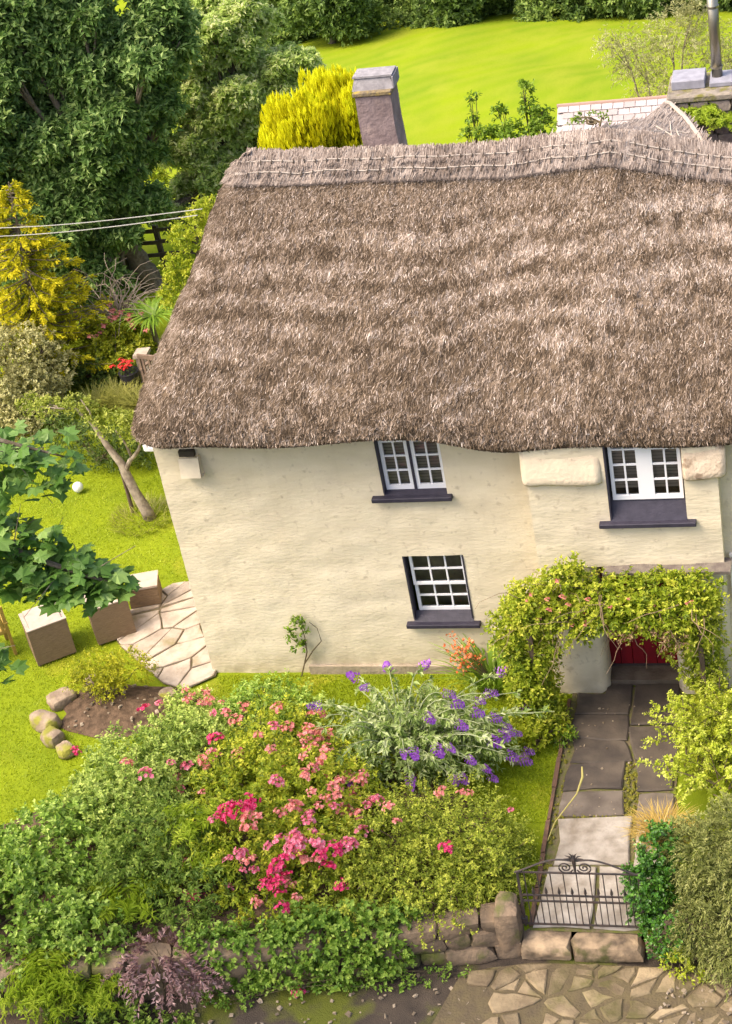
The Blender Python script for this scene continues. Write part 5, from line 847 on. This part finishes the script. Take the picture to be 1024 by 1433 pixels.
V, F, T = crown([((6.8, -1.45, 1.85), (.45, .16, .14)), ((7.25, -1.45, 1.72), (.25, .14, .16))], 60, 7, .07, .03, .2, 98, droop=.5); np_part('withered_leaves', V, [F], leafmat('withered', (.16, .09, .055), (.27, .17, .09), (.42, .31, .15), .3), e, T)
WOOD = mat('weathered_wood', (.16, .11, .075), .85, (.095, .065, .045), 5, .5, 30, stretch=(3, 3, .5))
ar = empty('wooden_arch', 'weathered timber arch carrying the lime-green climber before the porch', 'arch', (6.4, -1., 0))
for x in (5.25, 7.55):
    for y in (-1.2, -.8): MB().box((x - .035, y - .035, -.05), (x + .035, y + .035, 1.85), .004, rg).build('post', WOOD, ar)
for y in (-1.2, -.8): MB().box((5.1, y - .025, 1.85), (7.7, y + .025, 1.93), .004, rg).build('beam', WOOD, ar)
for k in range(7): MB().box((5.25 + k * .38, -1.26, 1.93), (5.28 + k * .38, -.74, 1.96), .003, rg).build('crossbar', WOOD, ar)
bush('foot_plant', 'yellow-leaved plant at the foot of the arch by the path', 'plant', (5.15, -1.75, 0), [((5.15, -1.7, .22), (.3, .24, .25)), ((5.5, -1.5, .18), (.16, .2, .18))], L_EL, 99, 80, 7, .09, .05, .2)
bush('foot_plant', 'small green fern-like plant on the path edge by the climber', 'plant', (5.62, -1.55, 0), [((5.62, -1.6, .12), (.16, .16, .14))], L_MID, 101, 90, 7, .08, .03, .16)
rock('edging_rock', (5.02, -1.98, .05), (.3, .18, .14), BR, None, rng, .2, 4, 3., org=(5.02, -1.98, 0)); tag(bpy.data.objects['edging_rock.006'], 'pinkish rock on the lawn between the buddleia and the path', 'rock')
# crocosmia under the sash window
e = blades('crocosmia', 'spiky crocosmia with orange flowers against the wall beside the climber', 'plant', (4.45, -.4, 0), 150, .95, .035, L_CORD, 102, .35, .22, .3); rg = np.random.default_rng(103); m_ = MB(); s_ = MB()
for k in range(22):
    a = rg.uniform(2.4, 4.4); b0 = np.array([4.4, -.42, .1]); tp = b0 + [math.cos(a) * rg.uniform(.15, .6), -.05 + rg.normal(0, .1), rg.uniform(.35, .85)]; s = np.linspace(0, 1, 6)[:, None]; P = b0 + (tp - b0) * s; P[:, 2] += .1 * np.sin(s[:, 0] * 3.14); s_.tube(P, .004, 4)
    for j in range(9): c = tp + rg.normal(0, .035, 3); d = unit(rg.normal(size=3) + [0, -.5, .6]); q = unit(np.cross(d, [0, 0, 1.])) * .022; u_ = np.cross(d, q); m_.add([c - q, c - u_, c + q, c + u_], [np.array([(0, 1, 2, 3)])], float(rg.random()))
m_.build('flowers', leafmat('crocosmia_petal', (.6, .12, .03), (.75, .22, .08), (.8, .38, .2), .3), e); s_.build('flower_stem', TWIG, e)
e = empty('wall_shrub', 'thin young climber with a few leaves trained on the cream wall', 'shrub', (1.42, -.1, 0)); mb = MB(); mb.tube([(1.42, -.1, -.02), (1.5, -.07, .2), (1.58, -.06, .42), (1.6, -.06, .7), (1.58, -.06, .95)], [.012, .012, .01, .008, .005], 5); mb.tube([(1.5, -.07, .2), (1.68, -.06, .45), (1.84, -.05, .62), (1.82, -.05, .86), (1.72, -.05, .98)], [.012, .01, .008, .006, .004], 5); mb.tube([(1.59, -.06, .5), (1.45, -.06, .6), (1.36, -.06, .72)], .005, 4); mb.build('stem', TWIG, e)
V, F, T = crown([((1.55, -.1, 1.02), (.13, .06, .1)), ((1.4, -.1, .74), (.1, .05, .05)), ((1.5, -.1, .58), (.16, .06, .09)), ((1.42, -.1, .9), (.08, .05, .05)), ((1.62, -.1, .86), (.06, .05, .06))], 120, 5, .085, .045, .1, 104, up=.3); np_part('foliage', V, [F], L_MID, e, T)
# ferns on the chimney, tuft on the ridge
for k, (x, y, z, n_, ln, lab) in enumerate(((7.68, 3.62, 6.98, 60, .34, 'large yellow-green fern tuft growing from the right chimney'), (7.95, 3.6, 6.85, 40, .34, 'fern tuft on the right chimney at the photo edge'), (7.34, 3.62, 7.03, 22, .2, 'small yellow moss tuft on the left corner of the right chimney'), (7.5, 3.62, 6.62, 26, .2, 'low fern tuft near the thatch on the right chimney'))):
    fern('fern', lab, (x, y, z), n_, ln * .95, L_FERN, 110 + k)
bush('roof_weed', 'tuft of green weeds growing on the swept-up ridge near the right chimney', 'plant', (6.35, 2.75, 7.3), [((6.3, 2.8, 7.38), (.3, .08, .09)), ((6.05, 2.75, 7.36), (.15, .06, .06))], L_MID, 115, 120, 6, .06, .03, .1)
# foreground sycamore: the branch reaches in from a tree standing left of the view
L_SYC = leafmat('sycamore_leaf', (.05, .115, .018), (.10, .20, .032), (.23, .34, .09), .4, .42, .3)
sy = empty('sycamore_tree', 'sycamore branches with big dark lobed leaves reaching in from the left', 'tree', (-3.5, -9., -.25)); mb = MB(); rg = np.random.default_rng(120)
mb.tube([(-3.5, -9, -.4), (-3.4, -9, 3), (-3.1, -8.9, 6), (-2.8, -8.8, 9), (-2.6, -8.7, 12)], [.4, .3, .25, .2, .12], 12)
br = {'a': [(-3.0, -8.9, 7.0), (-.8, -8.5, 8.7), (1.0, -8.2, 9.35), (2.2, -8.13, 9.3), (2.85, -8.1, 9.05)], 'b': [(-3.1, -8.9, 6.0), (-.6, -8.7, 7.9), (1.0, -8.6, 8.55), (2.2, -8.63, 8.5), (2.9, -8.66, 8.2), (3.25, -8.64, 8.03)], 'c': [(-3.2, -8.9, 5.2), (-.4, -9.1, 7.0), (1.2, -9.2, 7.6), (2.2, -9.23, 7.62)]}
def lobed(seed):
    rg = np.random.default_rng(seed); out = []
    for a, r in ((-90, .12), (-60, .45), (-20, .55), (-5, .85), (12, .6), (35, .72), (52, 1.0), (70, .75), (90, 1.1), (110, .75), (128, 1.0), (145, .72), (168, .6), (185, .85), (200, .55), (240, .45)):
        out.append((r * math.cos(math.radians(a)) * rg.uniform(.9, 1.1), r * math.sin(math.radians(a)) * rg.uniform(.9, 1.1), 0))
    V = np.array(out); V = np.r_[V, [[0, .1, .06]]]; V[:-1, 2] = -.18 * (V[:-1, 0] ** 2 + V[:-1, 1] ** 2) + rg.normal(0, .05, len(V) - 1); n = len(out)
    me = np_mesh('leaf', V * .105, [np.array([(i, (i + 1) % n, n) for i in range(n)])], np.full(n + 1, (.3, .5, .7, .95)[seed % 4])); me.materials.append(L_SYC); return me
LM = [lobed(k) for k in range(4)]; so = np.array(WORG[sy.name])
def add_leaf(p, sc):
    sc *= 1.12; o = bpy.data.objects.new('leaf', LM[rg.choice(4, p=[.3, .35, .25, .1])]); COL.objects.link(o); o.parent = sy; o.location = tuple(p - so); o.rotation_euler = (rg.normal(.25, .35), rg.normal(0, .35), rg.uniform(0, 6.28)); o.scale = (sc,) * 3
CA = [((2.35, -8.15, 9.05), (.72, .42, .30), 75), ((2.15, -8.6, 8.45), (.72, .45, .34), 105), ((2.75, -8.64, 8.18), (.5, .35, .22), 70), ((3.15, -8.64, 8.03), (.3, .25, .12), 26), ((2.05, -9.23, 7.62), (.4, .3, .16), 20)]
for c, r, n_ in CA:
    for k in range(n_): d = unit(rg.normal(size=3)) * rg.random() ** .4; add_leaf(np.array(c) + d * np.array(r), rg.uniform(.7, 1.2))
for kk, P in br.items():
    P = np.array(P, float); mb.tube(P, np.linspace(.08, .008, len(P)), 7)
    for j in range(9): q = P[-1] + (P[-3] - P[-1]) * rg.random(); mb.tube([q, q + rg.normal(0, .13, 3), q + rg.normal(0, .25, 3)], [.008, .006, .003], 4)
Vl = []; Fl = []; Tl = []; off = 0
for c, r, n_ in CA:                                       # the leaves past the first three hundred, in one part
    for k in range(int(n_ * 1.1)):
        d = unit(rg.normal(size=3)) * rg.random() ** .4; q = Matrix.Rotation(rg.uniform(0, 6.28), 3, 'Z') @ Matrix.Rotation(rg.normal(0, .35), 3, 'Y') @ Matrix.Rotation(rg.normal(.25, .35), 3, 'X'); me = LM[rg.integers(0, 4)]
        co = np.array([q @ v.co for v in me.vertices]) * 1.1 * rg.uniform(.7, 1.2) + np.array(c) + d * np.array(r) - [0, 0, .08]; Vl.append(co); nn = len(co) - 1; Fl.append(np.array([(i, (i + 1) % nn, nn) for i in range(nn)]) + off); off += len(co); Tl.append(np.full(len(co), rg.uniform(.2, .8)))
np_part('leaves', np.concatenate(Vl), [np.concatenate(Fl)], L_SYC, sy, np.concatenate(Tl), kind='stuff')
mb.build('trunk', BARK, sy)
V, F, T = crown([((-1.2, -8.4, 9.), (1.6, 1.2, 1.)), ((-2.8, -8.8, 11.), (2.4, 2.2, 1.8)), ((-4.2, -9, 8.), (1.6, 1.6, 1.4))], 20, 7, .2, .15, .5, 121); np_part('crown', V, [F], L_SYC, sy, T, kind='stuff')
# grass blades on the lawns
rg = np.random.default_rng(130); n = 110000; X = np.where(rg.random(n) < .62, rg.uniform(-6, -.05, n), rg.uniform(0, 5.6, n)); Y = np.where(X < 0, rg.uniform(-4.5, 8, n), rg.uniform(-3.2, -.08, n)); k = ~((((X + 1.15) / 1.15) ** 2 + ((Y + .88) / .6) ** 2) < 1) & ~((X > -2.0) & (X < .1) & (Y > -.3) & (Y < 2.35) & (X > -2.1 + .35 * np.abs(Y - 1.1))); X, Y = X[k], Y[k]; n = len(X)
Z = ground_z(X, Y); a = rg.uniform(0, 6.28, n); h = rg.uniform(.015, .04, n) * (.7 + .8 * fbm(np.c_[X * 1.5, Y * 1.5, X * 0], 131, 2)); w_ = .008; V = np.stack([np.c_[X - np.cos(a) * w_, Y - np.sin(a) * w_, Z], np.c_[X + np.cos(a) * w_, Y + np.sin(a) * w_, Z], np.c_[X + rg.normal(0, .02, n), Y + rg.normal(0, .02, n), Z + h]], 1).reshape(-1, 3)
np_part('lawn_grass', V, [np.arange(n * 3).reshape(-1, 3)], leafmat('grass_blade', (.20, .26, .008), (.29, .36, .010), (.42, .44, .03), .45), None, np.repeat(np.clip(.5 + .7 * (fbm(np.c_[X, Y, X * 0], 132, 3) - .5) + rg.normal(0, .15, n), 0, 1), 3), org=(0, 0, 0), kind='stuff')
blades('grass_tuft', 'rough dry grass round the foot of the apple tree', 'grass tuft', (-2.5, 4.25, 0), 420, .22, .012, L_OL, 133, .6, .55, .3)
# ------------------------------------------------------------------ garden things
BLK = mat('wrought_iron', (.035, .032, .032), .6, (.075, .05, .04), 20, spec=.4)
gt = empty('iron_gate', 'black wrought iron garden gate with a scrolled top and spear finials', 'gate', (6.2, -5.06, 0)); gx0, gx1, gy = 5.5, 7.0, -5.06
MB().box((gx0, gy - .014, .05), (gx0 + .028, gy + .014, .98)).build('stile', BLK, gt); MB().box((gx1 - .028, gy - .014, .05), (gx1, gy + .014, .98)).build('stile', BLK, gt)
for z in (.07, .47, .57, .96): MB().box((gx0, gy - .009 - (.001 if z == .96 else 0), z), (gx1, gy + .009, z + (.022 if z < .9 else .018))).build('rail', BLK, gt)
for k in range(9):
    x = gx0 + .16 * (k + .6)
    if x < gx1 - .05: MB().tube([(x, gy, .08), (x, gy, .96)], .0075, 6).build('bar', BLK, gt)
for k in range(9):
    x = gx0 + .16 * (k + .1) + .0
    if gx0 + .04 < x < gx1 - .03: MB().tube([(x, gy, .08), (x, gy, .60), (x, gy, .63), (x, gy, .67), (x, gy, .73)], [.007, .007, .02, .016, .001], 6).build('dog_bar', BLK, gt)
c = (gx0 + gx1) / 2 - .02
for sg in (-1, 1):
    s = np.linspace(0, 1, 20); P = np.c_[c + sg * (.03 + .72 * s), np.full(20, gy), 1.17 - .21 * s ** 1.2 + .06 * np.sin(s * np.pi * .9) * (1 - s) * 2]; MB().tube(P, .012, 6).build('top_rail', BLK, gt)
    th_ = np.linspace(0, 4.1 * np.pi, 46); r_ = .095 * (1 - th_ / (4.6 * np.pi)); P = np.c_[c + sg * (.115 - r_ * np.cos(th_ + .4)), np.full(46, gy), 1.06 - r_ * np.sin(th_ + .4) * 1.0]; MB().tube(P, .0095, 6).build('scroll', BLK, gt)
    for q, (dx, dz) in enumerate(((.05, .13), (.1, .09), (.12, .04))): MB().tube([(c, gy, 1.16), (c + sg * dx * .5, gy, 1.18 + dz * .7), (c + sg * dx, gy, 1.17 + dz)], [.012, .011, .002], 5).build('finial_leaf', BLK, gt)
MB().tube([(c, gy, .96), (c, gy, 1.1), (c, gy, 1.2), (c, gy, 1.28)], [.012, .02, .03, .004], 7).build('finial', BLK, gt)
MB().box((gx0 - .07, gy - .03, .09), (gx0 + .05, gy + .03, .2), bev=.01).build('hinge', BLK, gt)
stk = MB().tube([(5.6, -3.55, .02), (5.68, -3.3, .12), (5.95, -2.95, .3), (6.02, -2.75, .42), (6.0, -2.6, .46)], [.008, .008, .011, .018, .012], 7).build('bamboo_hook', mat('tan_stem', (.36, .31, .10), .8), None, org=(5.6, -3.5, 0)); tag(stk, 'bent yellowish stem leaning out over the path above the gate', 'stem')
# rattan cube furniture
RAT = mat('rattan', (.245, .165, .10), .8, (.18, .12, .07), 22, 1, 34, stretch=(.5, .5, 5)); PALE_LIT = mat('pale_lit_top', (.44, .35, .29), .8, (.37, .29, .235), 8, .3, 60); CUSH = mat('cushion', (.55, .46, .38), .9, (.48, .40, .33), 6)  # tops and rims coloured paler than the sides, light from above painted in
def rot_box(mb, c, a, lo, hi):
    P = np.array([(lo[0], lo[1], lo[2]), (hi[0], lo[1], lo[2]), (hi[0], hi[1], lo[2]), (lo[0], hi[1], lo[2]), (lo[0], lo[1], hi[2]), (hi[0], lo[1], hi[2]), (hi[0], hi[1], hi[2]), (lo[0], hi[1], hi[2])], float); cs, sn = math.cos(a), math.sin(a)
    mb.hexa(np.c_[c[0] + P[:, 0] * cs - P[:, 1] * sn, c[1] + P[:, 0] * sn + P[:, 1] * cs, P[:, 2]]); return mb
e = empty('cube_stool', 'low brown rattan stool with a flat top coloured paler as if lit, nearest the cottage corner', 'stool', (-1.6, 1.85, 0)); a = math.radians(15)
rot_box(MB(), (-1.86, 1.57), a, (0, 0, .05), (.5, .42, .39)).build('body', RAT, e); rot_box(MB(), (-1.86, 1.57), a, (-.012, -.012, .39), (.512, .432, .425)).build('top', PALE_LIT, e)
def cube_chair(lab, c, a, closed):
    e = empty('cube_chair', lab, 'armchair', (c[0], c[1], 0), 'rattan cube chairs on the lawn edge'); t = .05; w = .64; h = .7
    rot_box(MB(), c, a, (0, 0, .03), (w, t, h)).build('back', RAT, e); rot_box(MB(), c, a, (0, t + .002, .03), (t, w, h * (1 if not closed else .93))).build('arm', RAT, e); rot_box(MB(), c, a, (w - t, t + .002, .03), (w, w, h * .93)).build('arm', RAT, e)
    rot_box(MB(), c, a, (t + .003, t + .003, .05), (w - t - .003, w - .01, .3)).build('seat', RAT, e)
    if closed: rot_box(MB(), c, a, (t + .012, t + .012, .31), (w - t - .012, w - .03, .66)).build('footstool', RAT, e); rot_box(MB(), c, a, (t + .01, t + .01, .662), (w - t - .01, w - .02, .70)).build('stool_top', PALE_LIT, e)
    else: rot_box(MB(), c, a, (t + .015, t + .015, .3), (w - t - .015, w - .03, .36)).build('cushion', mat('green_cushion', (.22, .24, .06), .9), e)
    for q1 in (.02, w - .06):
        for q2 in (.02, w - .06): rot_box(MB(), c, a, (q1, q2, 0), (q1 + .04, q2 + .04, .03)).build('foot', BLK, e)
    for lo, hi in (((-.006, -.006, h), (w + .006, t + .006, h + .018)), ((-.006, t + .01, h * (1 if not closed else .93)), (t + .006, w, h * (1 if not closed else .93) + .018)), ((w - t - .006, t + .01, h * .93), (w + .006, w, h * .93 + .018))): rot_box(MB(), c, a, lo, hi).build('rim', PALE_LIT, e)
cube_chair('open brown rattan cube chair standing between the stool and the pale-topped cube', (-2.13, .64), math.radians(30), False)
cube_chair('brown rattan cube chair with a pale footstool nested in it, leftmost of the cubes', (-2.98, .12), math.radians(34), True)
TEAK = mat('teak', (.36, .24, .05), .7, (.28, .18, .04), 12, .2, 30)
def slat_seat(name, lab, cat, c, a, w, nb, m, grp=None):
    e = empty(name, lab, cat, (c[0], c[1], 0), grp)
    for q1 in (0, w - .05):
        for q2, hh in ((0, .92), (.5, .62)): rot_box(MB(), c, a, (q1, q2, 0), (q1 + .05, q2 + .05, hh)).build('leg', m, e)
        rot_box(MB(), c, a, (q1 - .005, -.02, .62), (q1 + .06, .58, .65)).build('armrest', m, e)
    for k in range(6): rot_box(MB(), c, a, (.05, .05 + k * .085, .42), (w - .05, .12 + k * .085, .445)).build('seat_slat', m, e)
    rot_box(MB(), c, a, (.0, .003, .86), (w, .045, .95)).build('top_rail', m, e); rot_box(MB(), c, a, (.05, .005, .46), (w - .05, .04, .51)).build('lower_rail', m, e)
    for k in range(nb): x = .08 + (w - .2) * k / (nb - 1); rot_box(MB(), c, a, (x, .008, .51), (x + .05, .035, .86)).build('back_slat', m, e)
    return e
slat_seat('garden_chair', 'honey-coloured slatted wooden garden chair at the left edge of the lawn', 'chair', (-3.95, .1), math.radians(38), .6, 5, TEAK)
slat_seat('garden_bench', 'dark weathered wooden garden bench beside the pot of red flowers', 'bench', (-3.75, 8.5), math.radians(-15), 1.3, 9, mat('grey_teak', (.22, .15, .11), .8, (.15, .10, .075), 8))
e = empty('flower_pot', 'dark pot of red flowers standing left of the garden bench', 'flower pot', (-4.12, 8.75, 0)); MB().tube([(-4.12, 8.75, .0), (-4.12, 8.75, .05), (-4.12, 8.75, .42), (-4.12, 8.75, .45)], [.14, .15, .2, .21], 14).build('pot', mat('pot_glaze', (.03, .028, .035), .4), e)
V, F, T = crown([((-4.12, 8.75, .55), (.22, .2, .14))], 120, 6, .05, .03, .1, 140); np_part('foliage', V, [F], L_DK, e, T); rg = np.random.default_rng(141)
REDP = [m_.copy() for m_ in RM[6:8]]; RED = leafmat('red_petal', (.5, .01, .015), (.65, .03, .03), (.75, .1, .08), .3)
for m_ in REDP: m_.materials.clear(); m_.materials.append(RED)
for k in range(12): o = bpy.data.objects.new('flower_cluster', REDP[k % 2]); COL.objects.link(o); o.parent = e; o.location = (rg.normal(0, .12), rg.normal(-.05, .1), .64 + rg.normal(0, .04)); o.scale = (.7, .7, .7)
st = MB().box((-4.0, 8.95, 0), (-3.78, 9.2, .62), .01, rng).box((-4.03, 8.92, .62), (-3.75, 9.23, .7), .006, rng); o = st.build('stone_pedestal', FLAG, None, org=(-3.9, 9.1, 0)); tag(o, 'pale stone pedestal behind the pot of red flowers', 'pedestal')
m_ = MB(); nu, nv = 20, 12; th_ = np.linspace(0, 2 * np.pi, nu); ph = np.linspace(.01, np.pi - .01, nv); A2, P2 = np.meshgrid(th_, ph); V = np.stack([-4.05 + .1 * np.sin(P2) * np.cos(A2), 5.2 + .1 * np.sin(P2) * np.sin(A2), .09 + .1 * np.cos(P2)], -1).reshape(-1, 3); m_.add(V, [grid_faces(nv, nu)[:, ::-1]]); o = m_.build('lawn_ball', mat('white_plastic', (.74, .74, .70), .5, (.66, .66, .62), 12, .3, 50), None, True, org=(-4.05, 5.2, 0)); tag(o, 'small white ball lying on the lawn left of the apple tree', 'ball')
o = MB().tube([(-2.78, 4.5, -.1), (-2.79, 4.52, .82)], .035, 8).build('tree_stake', WOOD, None, org=(-2.78, 4.5, 0)); tag(o, 'short wooden stake propping the crooked apple tree', 'stake')
# things on the cottage
e = empty('nest_box', 'cream wooden box under the eave at the left end of the wall', 'nest box', (.5, -.1, 3.85)); CRM = mat('cream_paint', (.70, .61, .46), .7, (.62, .53, .40), 8)
MB().hexa([(.36, -.17, 3.66), (.66, -.17, 3.66), (.66, -.14, 3.66), (.36, -.14, 3.66), (.36, -.1, 3.95), (.66, -.1, 3.95), (.66, -.07, 3.95), (.36, -.07, 3.95)]).build('front_board', CRM, e); MB().box((.37, -.07, 3.96), (.6, .0, 4.05)).build('slot_shade', mat('slot_shade', (.05, .04, .03), .9), e); MB().hexa([(.64, -.16, 3.68), (.66, -.16, 3.68), (.66, .0, 3.68), (.64, .0, 3.68), (.64, -.09, 3.96), (.66, -.09, 3.96), (.66, .0, 3.96), (.64, .0, 3.96)]).build('side_board', CRM, e); MB().box((.35, -.12, 3.635), (.67, .0, 3.658)).build('bottom_board', CRM, e)  # solid dark block paints the shade of the opening above the board
e = empty('security_lamp', 'white lamp fixed to the left corner of the cottage under the eave', 'lamp', (-.1, .1, 4.0)); MB().box((-.2, .06, 3.98), (-.02, .2, 4.1), bev=.02).build('body', WHITE, e); MB().box((-.1, .02, 4.02), (-.02, .06, 4.06)).build('bracket', WHITE, e)
wr = mat('cable', (.30, .29, .28), .6)
for k, (p, q, lab) in enumerate((((-.1, 4., 5.80), (-6.4, 9., 3.5), 'lower telephone wire running from the thatch to the left edge'), ((.0, 4., 5.90), (-6.4, 9.1, 3.63), 'upper telephone wire running from the thatch into the spruce'))):
    s = np.linspace(0, 1, 16)[:, None]; P = np.array(p) + (np.array(q) - p) * s * 1.4; P[:, 2] -= .12 * np.sin(np.clip(s[:, 0], 0, 1) * np.pi); o = MB().tube(P, .008, 5).build('telephone_wire', wr, None, org=p); tag(o, lab, 'wire', 'wires to the cottage')
# slate outbuilding
ob = empty('outbuilding', 'low outbuilding with a pale slate roof behind the ridge', 'outbuilding', (6.2, 10.5, 0)); MB().box((4.45, 9.2, -.1), (8.4, 14.6, 2.15)).build('wall', mat('outbuilding_wall', (.5, .43, .36), .9), ob)
SLR = mat('pale_slate', (.43, .375, .365), .75, (.35, .30, .295), 3, .4, 20, obj_rand=.2, spec=.2); rg = np.random.default_rng(150)
me = np_mesh('slate', [(-.098, -.1, .012), (.098, -.1, .012), (.098, .1, -.004), (-.098, .1, -.004), (-.098, -.1, -.006), (.098, -.1, -.006), (.1, .1, -.012), (-.1, .1, -.012)], [np.array([(0, 1, 2, 3), (7, 6, 5, 4), (0, 4, 5, 1), (1, 5, 6, 2), (2, 6, 7, 3), (3, 7, 4, 0)])]); me.materials.append(SLR)
sl = math.atan2(1.62, 3.0); lab = 0
for r_ in range(9, 23):
    for k in range(19):
        t = (r_ + .5) / 23; o = bpy.data.objects.new('slate', me); COL.objects.link(o); o.parent = ob; o.location = (4.47 + k * .208 + (.104 if r_ % 2 else 0) - 6.2, 9.0 + 3.0 * t - 10.5, 2.26 + 1.62 * t + rg.normal(0, .003)); o.rotation_euler = (sl - .03, rg.normal(0, .008), rg.normal(0, .012))
MB().hexa([(4.36, 8.95, 2.16), (8.5, 8.95, 2.16), (8.5, 12.0, 3.81), (4.36, 12.0, 3.81), (4.36, 8.95, 2.21), (8.5, 8.95, 2.21), (8.5, 12., 3.85), (4.36, 12.0, 3.85)]).hexa([(4.36, 12.0, 3.81), (8.5, 12.0, 3.81), (8.5, 15.0, 2.18), (4.36, 15.0, 2.18), (4.36, 12.0, 3.85), (8.5, 12.0, 3.85), (8.5, 15., 2.22), (4.36, 15.0, 2.22)]).build('rear_slope', SLR, ob)
MB().tube([(4.35, 12.02, 3.87), (8.5, 12.02, 3.87)], .045, 8).build('ridge_tile', mat('ridge_tile', (.34, .22, .18), .8), ob)
# post and rail fence under the trees
FEN = mat('fence_wood', (.075, .06, .045), .9, (.12, .095, .07), 8)
fe = empty('rail_fence', 'dark post and rail fence under the big tree', 'fence', (-5.6, 14.2, 0)); rg = np.random.default_rng(160)
for k in range(8):
    x = -8.4 + k * .82; y = 14.2 + .06 * (x + 5.6); MB().box((x - .05, y - .05, -.2), (x + .05, y + .05, 1.02), .008, rg).build('post', FEN, fe)
    if k < 7:
        for z in (.3, .6, .88): MB().box((x - .02, y - .08, z), (x + .84, y - .052, z + .09), .008, rg).build('rail', FEN, fe)
